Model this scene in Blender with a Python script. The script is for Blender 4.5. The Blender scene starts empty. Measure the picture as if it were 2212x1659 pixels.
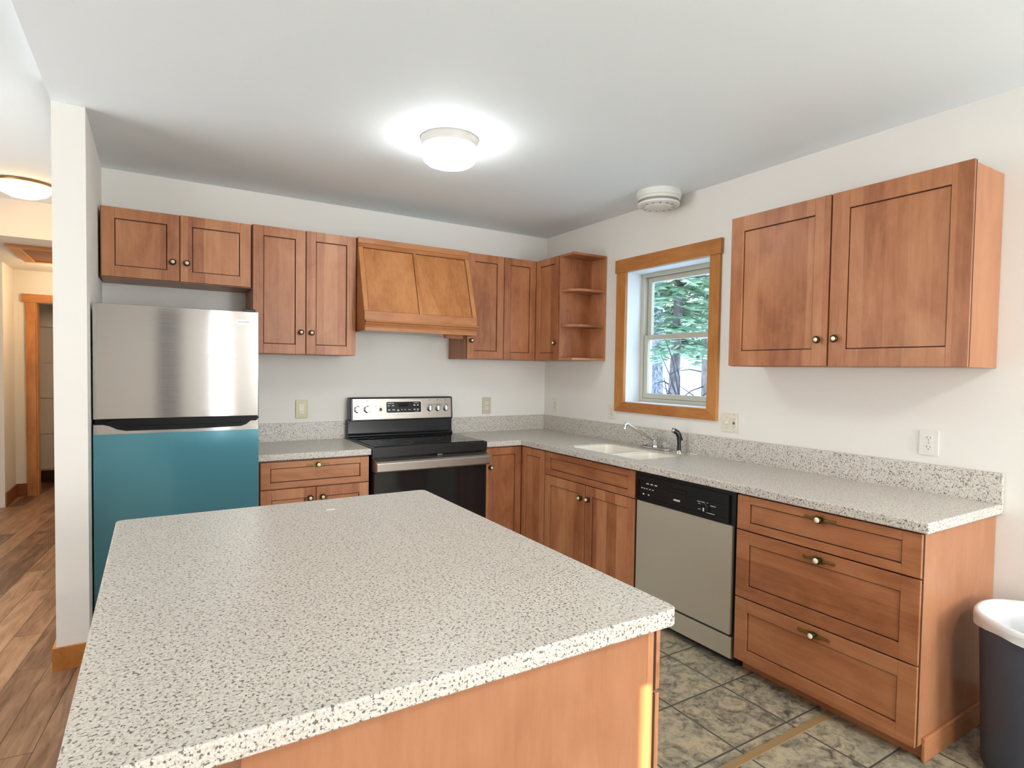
import bpy, bmesh, math, random
from mathutils import Vector, Matrix
random.seed(7)
SC = bpy.context.scene
COL = SC.collection

# ------------------------------------------------------------------ camera
CAM = Vector((-2.8199, -4.0885, 1.3437))
cam_d = bpy.data.cameras.new('camera')
cam = bpy.data.objects.new('camera', cam_d)
COL.objects.link(cam)
yaw, pit, rol = map(math.radians, (31.7958, -1.8687, 0.8903))
fw = Vector((math.sin(yaw) * math.cos(pit), math.cos(yaw) * math.cos(pit), math.sin(pit)))
rt = Vector((math.cos(yaw), -math.sin(yaw), 0))
up = rt.cross(fw)
rt2 = rt * math.cos(rol) + up * math.sin(rol)
up2 = up * math.cos(rol) - rt * math.sin(rol)
m = Matrix((rt2, up2, -fw)).transposed().to_4x4()
m.translation = CAM
cam.matrix_world = m
cam_d.sensor_width = 36
cam_d.lens = 20.506
cam_d.shift_x = -0.00394
cam_d.shift_y = 0.00495
cam_d.clip_start = 0.02
SC.camera = cam

# ------------------------------------------------------------------ light and exposure
SC.view_settings.view_transform = 'Standard'
SC.view_settings.look = 'None'
SC.view_settings.gamma = 1
SC.view_settings.use_curve_mapping = False
SC.view_settings.exposure = 0.38

w = bpy.data.worlds.new('sky')
SC.world = w
w.use_nodes = True
bg = w.node_tree.nodes['Background']
bg.inputs[0].default_value = (0.62, 0.82, 1.0, 1)
bg.inputs[1].default_value = 3.1

def light(name, kind, energy, color, loc, aim=None, size=None, size_y=None, angle=None):
    d = bpy.data.lights.new(name, kind)
    d.energy = energy
    d.color = color
    if kind == 'AREA':
        d.shape = 'RECTANGLE'
        d.size = size
        d.size_y = size_y
    if kind == 'SUN':
        d.angle = angle
    if kind == 'POINT':
        d.shadow_soft_size = size
    o = bpy.data.objects.new(name, d)
    o.location = loc
    if aim:
        o.rotation_euler = Vector(aim).to_track_quat('-Z', 'Z').to_euler()
    COL.objects.link(o)
    return o

light('hall_warm_fill', 'POINT', 11, (1.0, 0.74, 0.46), (-3.35, 2.75, 2.05), size=0.08)  # added warm fill for the hall end, no fixture behind it
SUN_DIR = (1.25, 0.9, -0.2)
light('low_sun', 'SUN', 24.0, (1.0, 0.77, 0.42), (-12, -10, 6), SUN_DIR, angle=math.radians(0.2))
# daylight at the rear wall openings behind the camera
light('daylight_rear_window', 'AREA', 58, (0.90, 0.95, 1.0), (-0.48, -6.44, 1.45), (0, 1, 0.35), 0.7, 1.5)
light('daylight_rear_door', 'AREA', 11, (0.90, 0.95, 1.0), (-1.83, -6.44, 1.15), (0, 1, 0.12), 0.2, 1.9)
light('side_fill_aisle', 'AREA', 44, (0.91, 0.955, 1.0), (-5.12, -1.1, 1.0), (1, 0.0, -0.06), 2.0, 1.9)  # added cool fill in front of the solid left wall, brightens the sink aisle
light('side_fill_drawers', 'AREA', 24, (0.91, 0.955, 1.0), (-5.12, -4.35, 1.15), (1, 0.2, 0.1), 1.3, 1.9)  # added fill, no window here; lifts the drawer fronts
light('dining_ceiling_lamp', 'AREA', 22, (1.0, 0.95, 0.88), (-1.5, -4.9, 2.42), (0, 0, -1), 0.3, 0.3)

# ------------------------------------------------------------------ mesh helpers
class MB:
    """collects shapes, in world coordinates, for ONE mesh object"""
    def __init__(s, xf=None):
        s.bm = bmesh.new()
        s.xf = xf or (lambda a, b, c: (a, b, c))
    def v(s, p):
        return s.bm.verts.new(s.xf(*p))
    def face(s, vs, mi=0):
        try:
            f = s.bm.faces.new(vs)
        except ValueError:
            return None
        f.material_index = mi
        return f
    def box(s, x0, x1, y0, y1, z0, z1, mi=0):
        c = [s.v((x, y, z)) for z in (z0, z1) for y in (y0, y1) for x in (x0, x1)]
        for q in ((0, 1, 3, 2), (4, 6, 7, 5), (0, 4, 5, 1), (1, 5, 7, 3), (3, 7, 6, 2), (2, 6, 4, 0)):
            s.face([c[i] for i in q], mi)
        return s
    def hexa(s, lo, hi, mi=0):
        """two quads (lists of 4 points) bridged"""
        a = [s.v(p) for p in lo]
        b = [s.v(p) for p in hi]
        s.face(a[::-1], mi)
        s.face(b, mi)
        for i in range(len(a)):
            j = (i + 1) % len(a)
            s.face([a[i], a[j], b[j], b[i]], mi)
        return s
    def prism(s, pts, f0, f1, mi=0):
        """pts: list of 2d points; f0/f1 map a 2d point to 3d"""
        return s.hexa([f0(p) for p in pts], [f1(p) for p in pts], mi)
    def lathe(s, c, axis, prof, seg=24, mi=0, mis=None):
        """prof: list of (radius, height along axis)"""
        a = Vector(axis).normalized()
        e1 = a.orthogonal().normalized()
        e2 = a.cross(e1)
        c = Vector(c)
        rings = []
        for r, h in prof:
            if r < 1e-6:
                rings.append([s.v(c + a * h)])
            else:
                rings.append([s.v(c + a * h + e1 * (r * math.cos(2 * math.pi * k / seg)) + e2 * (r * math.sin(2 * math.pi * k / seg))) for k in range(seg)])
        for n in range(len(rings) - 1):
            A, B = rings[n], rings[n + 1]
            q = mis[n] if mis else mi
            for k in range(seg):
                k2 = (k + 1) % seg
                if len(A) == 1 and len(B) == 1:
                    continue
                if len(A) == 1:
                    s.face([A[0], B[k], B[k2]], q)
                elif len(B) == 1:
                    s.face([A[k], A[k2], B[0]], q)
                else:
                    s.face([A[k], A[k2], B[k2], B[k]], q)
        if len(rings[0]) > 1:
            s.face(rings[0][::-1], mis[0] if mis else mi)
        if len(rings[-1]) > 1:
            s.face(rings[-1], mis[-1] if mis else mi)
        return s
    def tube(s, pts, rad, seg=10, mi=0):
        pts = [Vector(p) for p in pts]
        rr = rad if isinstance(rad, (list, tuple)) else [rad] * len(pts)
        rings = []
        e1 = None
        for i, p in enumerate(pts):
            t = (pts[min(i + 1, len(pts) - 1)] - pts[max(i - 1, 0)]).normalized()
            if e1 is None:
                e1 = t.orthogonal().normalized()
            else:
                e1 = (e1 - t * e1.dot(t)).normalized()
            e2 = t.cross(e1)
            rings.append([s.v(p + e1 * (rr[i] * math.cos(2 * math.pi * k / seg)) + e2 * (rr[i] * math.sin(2 * math.pi * k / seg))) for k in range(seg)])
        for n in range(len(rings) - 1):
            for k in range(seg):
                k2 = (k + 1) % seg
                s.face([rings[n][k], rings[n][k2], rings[n + 1][k2], rings[n + 1][k]], mi)
        s.face(rings[0][::-1], mi)
        s.face(rings[-1], mi)
        return s
    def plate(s, xs, ys, inside, z0, z1, mi=0):
        """slab made of the grid cells for which inside(cx, cy) is true"""
        cache = {}
        def g(i, j, z):
            if (i, j, z) not in cache:
                cache[(i, j, z)] = s.v((xs[i], ys[j], z))
            return cache[(i, j, z)]
        ok = lambda i, j: 0 <= i < len(xs) - 1 and 0 <= j < len(ys) - 1 and inside((xs[i] + xs[i + 1]) / 2, (ys[j] + ys[j + 1]) / 2)
        for i in range(len(xs) - 1):
            for j in range(len(ys) - 1):
                if not ok(i, j):
                    continue
                s.face([g(i, j, z1), g(i + 1, j, z1), g(i + 1, j + 1, z1), g(i, j + 1, z1)], mi)
                s.face([g(i, j, z0), g(i, j + 1, z0), g(i + 1, j + 1, z0), g(i + 1, j, z0)], mi)
                for (di, dj, a, b) in ((-1, 0, (i, j), (i, j + 1)), (1, 0, (i + 1, j), (i + 1, j + 1)), (0, -1, (i, j), (i + 1, j)), (0, 1, (i, j + 1), (i + 1, j + 1))):
                    if not ok(i + di, j + dj):
                        s.face([g(*a, z0), g(*b, z0), g(*b, z1), g(*a, z1)], mi)
        return s
    def done(s, name, mats, parent=None, smooth=None, bevel=0, seg=2, recalc=True):
        bm = s.bm
        if recalc:
            bmesh.ops.recalc_face_normals(bm, faces=bm.faces)
        lo = Vector([min(v.co[i] for v in bm.verts) for i in range(3)])
        hi = Vector([max(v.co[i] for v in bm.verts) for i in range(3)])
        c = (lo + hi) / 2
        if parent is None:
            c.z = lo.z
        bmesh.ops.translate(bm, verts=bm.verts, vec=-c)
        me = bpy.data.meshes.new(name)
        bm.to_mesh(me)
        bm.free()
        for mt in (mats if isinstance(mats, (list, tuple)) else [mats]):
            me.materials.append(mt)
        o = bpy.data.objects.new(name, me)
        COL.objects.link(o)
        base = Vector((0, 0, 0))
        if parent is not None:
            p = parent
            while p is not None:
                base += p.location
                p = p.parent
            o.parent = parent
        o.location = c - base
        if smooth is not None:
            for p in me.polygons:
                p.use_smooth = True
            me.set_sharp_from_angle(angle=math.radians(smooth))
        if bevel:
            b = o.modifiers.new('edge', 'BEVEL')
            b.width = bevel
            b.segments = seg
            b.limit_method = 'ANGLE'
            b.angle_limit = math.radians(40)
            b.harden_normals = False
        return o

def tag(o, label, cat, group=None, kind=None):
    o['label'] = label
    o['category'] = cat
    if group:
        o['group'] = group
    if kind:
        o['kind'] = kind
    return o

def struct(o):
    o['kind'] = 'structure'
    return o

def thing(name, loc, label, cat, group=None):
    o = bpy.data.objects.new(name, None)
    o.empty_display_size = 0.05
    COL.objects.link(o)
    o.location = loc
    return tag(o, label, cat, group)

def back(y0):      # face of the back wall: u = x, d = out into the room, z
    return lambda u, d, z: (u, y0 - d, z)
def right(x0):     # face of the right wall: u = -y (distance from the back wall)
    return lambda u, d, z: (x0 - d, -u, z)

def text_mesh(name, body, size, mat, parent, place, bold=0.0, xscale=1.0):
    """lettering as flat-extruded mesh; place maps (u, d, v) to world"""
    cu = bpy.data.curves.new(name, 'FONT')
    cu.body = body
    cu.size = size
    cu.extrude = 0.0004
    cu.offset = bold
    cu.align_x = 'CENTER'
    cu.align_y = 'CENTER'
    tmp = bpy.data.objects.new(name, cu)
    COL.objects.link(tmp)
    dg = bpy.context.evaluated_depsgraph_get()
    me = bpy.data.meshes.new_from_object(tmp.evaluated_get(dg))
    COL.objects.unlink(tmp)
    bpy.data.objects.remove(tmp)
    mb = MB()
    mb.bm.from_mesh(me)
    for v in mb.bm.verts:
        v.co = Vector(place(v.co.x * xscale, v.co.z + 0.0004, v.co.y))
    return mb.done(name, mat, parent)

# ------------------------------------------------------------------ materials
def lin(r, g, b):
    f = lambda c: (c / 255 / 12.92) if c / 255 <= 0.04045 else ((c / 255 + 0.055) / 1.055) ** 2.4
    return (f(r), f(g), f(b), 1)

def base_mat(name, col, rough=0.5, metal=0.0, spec=0.5, **kw):
    mt = bpy.data.materials.new(name)
    mt.use_nodes = True
    b = mt.node_tree.nodes['Principled BSDF']
    b.inputs['Base Color'].default_value = col
    b.inputs['Roughness'].default_value = rough
    b.inputs['Metallic'].default_value = metal
    b.inputs['Specular IOR Level'].default_value = spec
    for k, v in kw.items():
        b.inputs[k.replace('_', ' ')].default_value = v
    return mt

class NT:
    def __init__(s, mt):
        s.t = mt.node_tree
        s.b = s.t.nodes['Principled BSDF']
    def n(s, typ, **kw):
        nd = s.t.nodes.new(typ)
        for k, v in kw.items():
            if k.startswith('i_'):
                key = k[2:]
                nd.inputs[int(key) if key.isdigit() else key.replace('_', ' ')].default_value = v
            else:
                setattr(nd, k, v)
        return nd
    def l(s, a, b):
        s.t.links.new(a, b)
    def ramp(s, fac, stops, interp='LINEAR'):
        r = s.n('ShaderNodeValToRGB')
        r.color_ramp.interpolation = interp
        e = r.color_ramp.elements
        while len(e) < len(stops):
            e.new(0.5)
        for k, (p, c) in enumerate(stops):
            e[k].position = p
            e[k].color = c if len(c) == 4 else (*c, 1)
        s.l(fac, r.inputs[0])
        return r.outputs[0]
    def mix(s, f, a, b, blend='MIX'):
        mx = s.n('ShaderNodeMix', data_type='RGBA', blend_type=blend)
        for sock, val in ((mx.inputs['Factor'], f), (mx.inputs['A'], a), (mx.inputs['B'], b)):
            if hasattr(val, 'links'):
                s.l(val, sock)
            else:
                sock.default_value = val
        return mx.outputs['Result']
    def math(s, op, a, b=0.0):
        nd = s.n('ShaderNodeMath', operation=op)
        for k, val in enumerate((a, b)):
            if hasattr(val, 'links'):
                s.l(val, nd.inputs[k])
            else:
                nd.inputs[k].default_value = val
        return nd.outputs[0]
    def bump(s, h, strength=0.2, dist=0.002):
        bp = s.n('ShaderNodeBump')
        bp.inputs['Strength'].default_value = strength
        bp.inputs['Distance'].default_value = dist
        s.l(h, bp.inputs['Height'])
        s.l(bp.outputs[0], s.b.inputs['Normal'])

def noise(nt, vec, scale, detail=4, rough=0.5, dist=0.0):
    n = nt.n('ShaderNodeTexNoise')
    n.inputs['Scale'].default_value = scale
    n.inputs['Detail'].default_value = detail
    n.inputs['Roughness'].default_value = rough
    n.inputs['Distortion'].default_value = dist
    nt.l(vec, n.inputs['Vector'])
    return n.outputs['Fac']

def wood(name, c_light, c_mid, c_dark, axis='z', rough=0.38, board=0.085, board_amt=0.35, fine=1.0):
    mt = base_mat(name, c_mid, rough, spec=0.4)
    nt = NT(mt)
    tc = nt.n('ShaderNodeTexCoord')
    oi = nt.n('ShaderNodeObjectInfo')
    off = nt.math('MULTIPLY', oi.outputs['Random'], 37.0)
    add = nt.n('ShaderNodeVectorMath', operation='ADD')
    nt.l(tc.outputs['Object'], add.inputs[0])
    cmb = nt.n('ShaderNodeCombineXYZ')
    for k in range(3):
        nt.l(off, cmb.inputs[k])
    nt.l(cmb.outputs[0], add.inputs[1])
    mp = nt.n('ShaderNodeMapping')
    mp.inputs['Scale'].default_value = {'z': (1, 1, 0.09), 'x': (0.09, 0.09, 1), 'y': (1, 0.09, 1)}[axis]
    nt.l(add.outputs[0], mp.inputs['Vector'])
    grain = noise(nt, mp.outputs[0], 42 * fine, 6, 0.62, 0.6)
    mp2 = nt.n('ShaderNodeMapping')
    mp2.inputs['Scale'].default_value = {'z': (1, 1, 0.45), 'x': (0.45, 0.45, 1), 'y': (1, 0.45, 1)}[axis]
    nt.l(add.outputs[0], mp2.inputs['Vector'])
    blotch = noise(nt, mp2.outputs[0], 7, 5, 0.6, 0.8)
    sep = nt.n('ShaderNodeSeparateXYZ')
    nt.l(add.outputs[0], sep.inputs[0])
    bc = nt.math('ADD', sep.outputs[0], sep.outputs[1]) if axis in 'zy' else sep.outputs[2]
    fl = nt.math('FLOOR', nt.math('DIVIDE', bc, board))
    wn = nt.n('ShaderNodeTexWhiteNoise', noise_dimensions='1D')
    nt.l(fl, wn.inputs['W'])
    f = nt.math('ADD', nt.math('MULTIPLY', grain, 0.45), nt.math('MULTIPLY', blotch, 0.75))
    f = nt.math('ADD', f, nt.math('MULTIPLY', nt.math('SUBTRACT', wn.outputs['Value'], 0.5), board_amt))
    col = nt.ramp(f, [(0.28, c_dark), (0.55, c_mid), (0.85, c_light)])
    nt.l(col, nt.b.inputs['Base Color'])
    rr = nt.math('ADD', nt.math('MULTIPLY', grain, 0.12), rough - 0.06)
    nt.l(rr, nt.b.inputs['Roughness'])
    nt.bump(grain, 0.05, 0.001)
    return mt

CW = (lin(194, 137, 97), lin(172, 111, 73), lin(138, 83, 53))
M_WOODV = wood('cabinet_maple_upright', *CW)
M_WOODH = wood('cabinet_maple_level', *CW, axis='x')
M_WOODS = wood('cabinet_side_veneer', lin(184, 131, 96), lin(170, 115, 81), lin(152, 98, 67), board_amt=0.08)
M_HOOD = wood('hood_maple', lin(202, 143, 92), lin(184, 122, 72), lin(146, 90, 50), board_amt=0.2)
M_HOODH = wood('hood_maple_level', lin(196, 137, 90), lin(174, 114, 70), lin(134, 82, 48), axis='x', board_amt=0.15)
M_GLAZE = base_mat('dark_glaze', lin(46, 24, 14), 0.6)
M_TRIMV = wood('pine_trim_upright', lin(206, 146, 82), lin(188, 124, 62), lin(150, 90, 40), board=0.3, board_amt=0.15)
M_TRIMH = wood('pine_trim_level', lin(202, 142, 80), lin(182, 118, 62), lin(146, 86, 42), axis='x', board=0.3, board_amt=0.15)
M_TRIMD = wood('baseboard_stain', lin(150, 96, 54), lin(126, 74, 38), lin(84, 46, 24), axis='x', board=0.4)

def paint(name, col, rough=0.75, bump=0.06):
    mt = base_mat(name, col, rough, spec=0.3)
    nt = NT(mt)
    tc = nt.n('ShaderNodeTexCoord')
    n1 = noise(nt, tc.outputs['Object'], 160, 3)
    n2 = noise(nt, tc.outputs['Object'], 2.2, 3)
    dark = tuple(c * 0.965 for c in col[:3]) + (1,)
    nt.l(nt.mix(n2, col, dark), nt.b.inputs['Base Color'])
    nt.bump(n1, bump, 0.001)
    return mt
M_WALL = paint('wall_paint', (0.86, 0.835, 0.78, 1))
M_CEIL = paint('ceiling_paint', (0.85, 0.915, 0.935, 1))
M_HALL = paint('hall_paint', (0.80, 0.76, 0.68, 1))
M_RETURN = paint('window_return_paint', (0.85, 0.87, 0.9, 1))

def speckle(name):
    mt = base_mat(name, lin(190, 182, 172), 0.32)
    nt = NT(mt)
    tc = nt.n('ShaderNodeTexCoord')
    v = tc.outputs['Object']
    a = noise(nt, v, 165, 2.5, 0.6)
    b = noise(nt, v, 260, 2, 0.5)
    mp = nt.n('ShaderNodeMapping')
    mp.inputs['Location'].default_value = (3.1, 7.7, 1.3)
    nt.l(v, mp.inputs['Vector'])
    c = noise(nt, mp.outputs[0], 190, 2.5, 0.6)
    big = noise(nt, v, 9, 2)
    base = nt.mix(nt.ramp(b, [(0.35, (0, 0, 0)), (0.65, (1, 1, 1))]), lin(200, 193, 182), lin(226, 221, 211))
    base = nt.mix(nt.math('MULTIPLY', big, 0.18), base, lin(176, 164, 152))
    dark = nt.ramp(a, [(0.385, (1, 1, 1)), (0.435, (0, 0, 0))])
    lite = nt.ramp(c, [(0.60, (0, 0, 0)), (0.67, (1, 1, 1))])
    warm = nt.ramp(c, [(0.34, (1, 1, 1)), (0.41, (0, 0, 0))])
    col = nt.mix(nt.math('MULTIPLY', warm, 0.7), base, lin(160, 138, 120))
    col = nt.mix(nt.math('MULTIPLY', lite, 0.75), col, lin(236, 232, 226))
    col = nt.mix(nt.math('MULTIPLY', dark, 0.85), col, lin(70, 64, 62))
    nt.l(col, nt.b.inputs['Base Color'])
    nt.bump(b, 0.04, 0.0005)
    return mt
M_TOP = speckle('speckled_laminate')

def steel(name, col, rough, streak='x', aniso=0.0, amt=0.08):
    mt = base_mat(name, col, rough, 1.0)
    nt = NT(mt)
    tc = nt.n('ShaderNodeTexCoord')
    mp = nt.n('ShaderNodeMapping')
    mp.inputs['Scale'].default_value = (0.6, 0.6, 40) if streak == 'x' else (40, 40, 0.6)
    nt.l(tc.outputs['Object'], mp.inputs['Vector'])
    n = noise(nt, mp.outputs[0], 9, 5, 0.6)
    nt.l(nt.math('ADD', nt.math('MULTIPLY', n, amt), rough - amt / 2), nt.b.inputs['Roughness'])
    nt.bump(n, 0.02, 0.0006)
    if aniso:
        nt.b.inputs['Anisotropic'].default_value = aniso
        tg = nt.n('ShaderNodeTangent', direction_type='RADIAL', axis='Z')
        nt.l(tg.outputs[0], nt.b.inputs['Tangent'])
    return mt
M_STEEL = steel('brushed_steel', lin(190, 188, 187), 0.09, aniso=0.3)
M_STEELR = steel('satin_steel', lin(168, 160, 151), 0.3, aniso=0.2)
M_STEELR.node_tree.nodes['Principled BSDF'].inputs['Metallic'].default_value = 0.95
M_STEEL_DW = steel('soft_steel', lin(192, 184, 166), 0.36, aniso=0.3)
M_STEEL_DW.node_tree.nodes['Principled BSDF'].inputs['Metallic'].default_value = 0.45
M_CHROME = base_mat('chrome', lin(205, 205, 205), 0.12, 1.0)
M_BLACK = base_mat('black_plastic', lin(18, 18, 19), 0.3)
M_BLACKSOFT = base_mat('black_enamel', lin(30, 31, 33), 0.22)
M_GLASSBLK = base_mat('black_glass', lin(16, 17, 18), 0.06)
M_OVEN = base_mat('oven_glass', lin(24, 26, 28), 0.07)
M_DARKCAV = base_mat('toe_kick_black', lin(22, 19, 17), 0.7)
M_FILM = base_mat('blue_film', lin(78, 142, 158), 0.16, 0.3, Coat_Weight=0.5, Coat_Roughness=0.08)
M_SINK = base_mat('cream_porcelain', lin(240, 236, 220), 0.18)
M_IVORY = base_mat('ivory_plastic', lin(228, 222, 204), 0.35)
M_WHITEP = base_mat('white_plastic', lin(230, 228, 220), 0.4)
M_TANPLATE = base_mat('tan_metal_plate', lin(158, 150, 118), 0.35, 0.3)
M_BEIGEPL = base_mat('beige_plate', lin(206, 196, 174), 0.4)
M_SLOT = base_mat('outlet_slot', lin(52, 46, 40), 0.6)
M_RED = base_mat('red_button', lin(120, 40, 36), 0.4)
M_BRONZE = base_mat('dark_bronze', lin(72, 58, 38), 0.38, 0.85)
M_BRASS = base_mat('antique_brass', lin(150, 122, 74), 0.34, 0.9)
M_CREAM = base_mat('cream_ceramic', lin(236, 226, 196), 0.15)
M_MARK = base_mat('pale_print', lin(205, 205, 205), 0.5)
M_MARKD = base_mat('dark_print', lin(50, 48, 46), 0.5)
M_DISP = base_mat('display_panel', lin(34, 37, 42), 0.12)
M_DISPF = base_mat('display_rim', lin(215, 212, 206), 0.3, 0.6)
M_BIN = base_mat('slate_blue_plastic', lin(72, 78, 92), 0.45)
M_BAG = base_mat('white_bag_film', lin(236, 236, 236), 0.35, Transmission_Weight=0.12)
M_WINF = base_mat('window_vinyl', lin(196, 192, 176), 0.4)
M_RUBBER = base_mat('gasket_black', lin(12, 12, 13), 0.45, spec=0.2)
M_CLEAR = base_mat('clear_acrylic', (0.95, 0.95, 0.95, 1), 0.06, Transmission_Weight=0.9)

def glass(name):
    mt = bpy.data.materials.new(name)
    mt.use_nodes = True
    t = mt.node_tree
    t.nodes.clear()
    out = t.nodes.new('ShaderNodeOutputMaterial')
    mx = t.nodes.new('ShaderNodeMixShader')
    tr = t.nodes.new('ShaderNodeBsdfTransparent')
    gl = t.nodes.new('ShaderNodeBsdfGlossy')
    gl.inputs['Roughness'].default_value = 0.02
    tr.inputs[0].default_value = (0.96, 0.98, 0.98, 1)
    mx.inputs[0].default_value = 0.04
    t.links.new(tr.outputs[0], mx.inputs[1])
    t.links.new(gl.outputs[0], mx.inputs[2])
    t.links.new(mx.outputs[0], out.inputs[0])
    return mt
M_PANE = glass('window_glass')

def emit(name, col, st):
    mt = base_mat(name, col, 0.3)
    b = mt.node_tree.nodes['Principled BSDF']
    b.inputs['Emission Color'].default_value = col
    b.inputs['Emission Strength'].default_value = st
    return mt
M_LAMP = emit('lit_opal_glass', (1.0, 0.99, 0.96, 1), 21)
M_LAMPW = emit('lit_warm_glass', (1.0, 0.60, 0.27, 1), 12)

def slate():
    mt = base_mat('slate_tile_floor', lin(110, 106, 94), 0.42)
    nt = NT(mt)
    tc = nt.n('ShaderNodeTexCoord')
    v = tc.outputs['Object']
    br = nt.n('ShaderNodeTexBrick')
    br.offset = 0.0
    br.squash = 1.0
    br.inputs['Scale'].default_value = 1.0
    br.inputs['Brick Width'].default_value = 0.305
    br.inputs['Row Height'].default_value = 0.305
    br.inputs['Mortar Size'].default_value = 0.005
    br.inputs['Mortar Smooth'].default_value = 0.6
    br.inputs['Color1'].default_value = (0, 0, 0, 1)
    br.inputs['Color2'].default_value = (1, 1, 1, 1)
    mp = nt.n('ShaderNodeMapping')
    mp.inputs['Location'].default_value = (0.02, 0.09, 0)
    nt.l(v, mp.inputs['Vector'])
    nt.l(mp.outputs[0], br.inputs['Vector'])
    # every tile its own piece of the stone
    tv = nt.n('ShaderNodeVectorMath', operation='SCALE')
    nt.l(br.outputs['Color'], tv.inputs[0])
    tv.inputs['Scale'].default_value = 6.0
    ad = nt.n('ShaderNodeVectorMath', operation='ADD')
    nt.l(v, ad.inputs[0])
    nt.l(tv.outputs[0], ad.inputs[1])
    a = noise(nt, ad.outputs[0], 9, 8, 0.68, 1.6)
    b = noise(nt, ad.outputs[0], 26, 6, 0.7, 1.0)
    c = noise(nt, ad.outputs[0], 4, 3, 0.5, 0.5)
    f = nt.math('ADD', nt.math('MULTIPLY', a, 0.6), nt.math('MULTIPLY', b, 0.4))
    col = nt.ramp(f, [(0.30, lin(48, 47, 44)), (0.41, lin(104, 101, 92)), (0.49, lin(158, 150, 132)), (0.58, lin(192, 180, 154)), (0.72, lin(150, 150, 140))])
    tint = nt.ramp(c, [(0.35, lin(112, 118, 112)), (0.5, lin(150, 142, 126)), (0.68, lin(170, 152, 120))])
    col = nt.mix(0.35, col, tint, 'OVERLAY')
    col = nt.mix(br.outputs['Fac'], col, lin(74, 72, 66))
    nt.l(col, nt.b.inputs['Base Color'])
    h = nt.math('SUBTRACT', nt.math('MULTIPLY', f, 0.5), nt.math('MULTIPLY', br.outputs['Fac'], 0.4))
    nt.bump(h, 0.5, 0.004)
    return mt
M_SLATE = slate()

def planks():
    mt = base_mat('hickory_planks', lin(150, 110, 80), 0.35)
    nt = NT(mt)
    tc = nt.n('ShaderNodeTexCoord')
    mp = nt.n('ShaderNodeMapping')
    mp.inputs['Rotation'].default_value = (0, 0, math.radians(90 + 6))
    nt.l(tc.outputs['Object'], mp.inputs['Vector'])
    br = nt.n('ShaderNodeTexBrick')
    br.offset = 0.37
    br.inputs['Scale'].default_value = 1.0
    br.inputs['Brick Width'].default_value = 1.1
    br.inputs['Row Height'].default_value = 0.115
    br.inputs['Mortar Size'].default_value = 0.0016
    br.inputs['Color1'].default_value = (0, 0, 0, 1)
    br.inputs['Color2'].default_value = (1, 1, 1, 1)
    nt.l(mp.outputs[0], br.inputs['Vector'])
    sc = nt.n('ShaderNodeVectorMath', operation='SCALE')
    sc.inputs['Scale'].default_value = 9.0
    nt.l(br.outputs['Color'], sc.inputs[0])
    ad = nt.n('ShaderNodeVectorMath', operation='ADD')
    nt.l(mp.outputs[0], ad.inputs[0])
    nt.l(sc.outputs[0], ad.inputs[1])
    st = nt.n('ShaderNodeMapping')
    st.inputs['Scale'].default_value = (0.16, 1, 1)
    nt.l(ad.outputs[0], st.inputs['Vector'])
    g = noise(nt, st.outputs[0], 22, 6, 0.62, 0.8)
    f = nt.math('ADD', nt.math('MULTIPLY', g, 0.8), nt.math('MULTIPLY', nt.math('SUBTRACT', br.outputs['Color'], 0.5), 0.28))
    col = nt.ramp(f, [(0.22, lin(96, 68, 50)), (0.40, lin(140, 104, 78)), (0.55, lin(168, 130, 100)), (0.72, lin(186, 152, 120))])
    col = nt.mix(br.outputs['Fac'], col, lin(60, 40, 28))
    nt.l(col, nt.b.inputs['Base Color'])
    return mt
M_PLANK = planks()

M_SNOW = base_mat('snow', (0.80, 0.88, 0.95, 1), 0.7)
def bark(name, a, b, s):
    mt = base_mat(name, a, 0.9)
    nt = NT(mt)
    tc = nt.n('ShaderNodeTexCoord')
    mp = nt.n('ShaderNodeMapping')
    mp.inputs['Scale'].default_value = (1, 1, 0.4)
    nt.l(tc.outputs['Object'], mp.inputs['Vector'])
    n = noise(nt, mp.outputs[0], s, 6, 0.7)
    nt.l(nt.ramp(n, [(0.4, a), (0.6, b)]), nt.b.inputs['Base Color'])
    return mt
M_BARK = bark('snow_flecked_bark', lin(72, 68, 82), lin(168, 170, 186), 26)
M_BARK2 = bark('grey_brown_bark', lin(108, 97, 100), lin(150, 138, 140), 14)
M_NEEDLE = base_mat('conifer_needles', lin(112, 146, 118), 0.6)
NTn = NT(M_NEEDLE)
_g = NTn.n('ShaderNodeNewGeometry')
NTn.l(NTn.ramp(_g.outputs['Random Per Island'], [(0.0, lin(84, 122, 102)), (0.5, lin(124, 158, 126)), (1.0, lin(196, 214, 188))]), NTn.b.inputs['Base Color'])
M_TWIG = base_mat('twig_bark', lin(66, 62, 74), 0.8)

# ------------------------------------------------------------------ room dimensions
H = 2.455          # kitchen ceiling
HH = 2.53          # hall ceiling
PX0, PX1, PY = -3.19, -3.072, -0.905      # partition beside the refrigerator
WX, RY = -5.2, -6.5                        # side wall and rear wall of the room behind the camera
T = 0.2

def wall_with_holes(name, axis, at, thick, a0, a1, z0, z1, holes, mat):
    """axis 'x': wall plane at x=at spanning y; axis 'y': wall plane at y=at spanning x. thick is signed, away from the room"""
    mb = MB()
    As = sorted({a0, a1, *[h[0] for h in holes], *[h[1] for h in holes]})
    Zs = sorted({z0, z1, *[h[2] for h in holes], *[h[3] for h in holes]})
    if axis == 'x':
        mb.xf = lambda a, z, d: (d, a, z)
    else:
        mb.xf = lambda a, z, d: (a, d, z)
    ins = lambda a, z: not any(h[0] < a < h[1] and h[2] < z < h[3] for h in holes)
    mb.plate(As, Zs, ins, at, at + thick)
    return struct(mb.done(name, mat))

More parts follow.
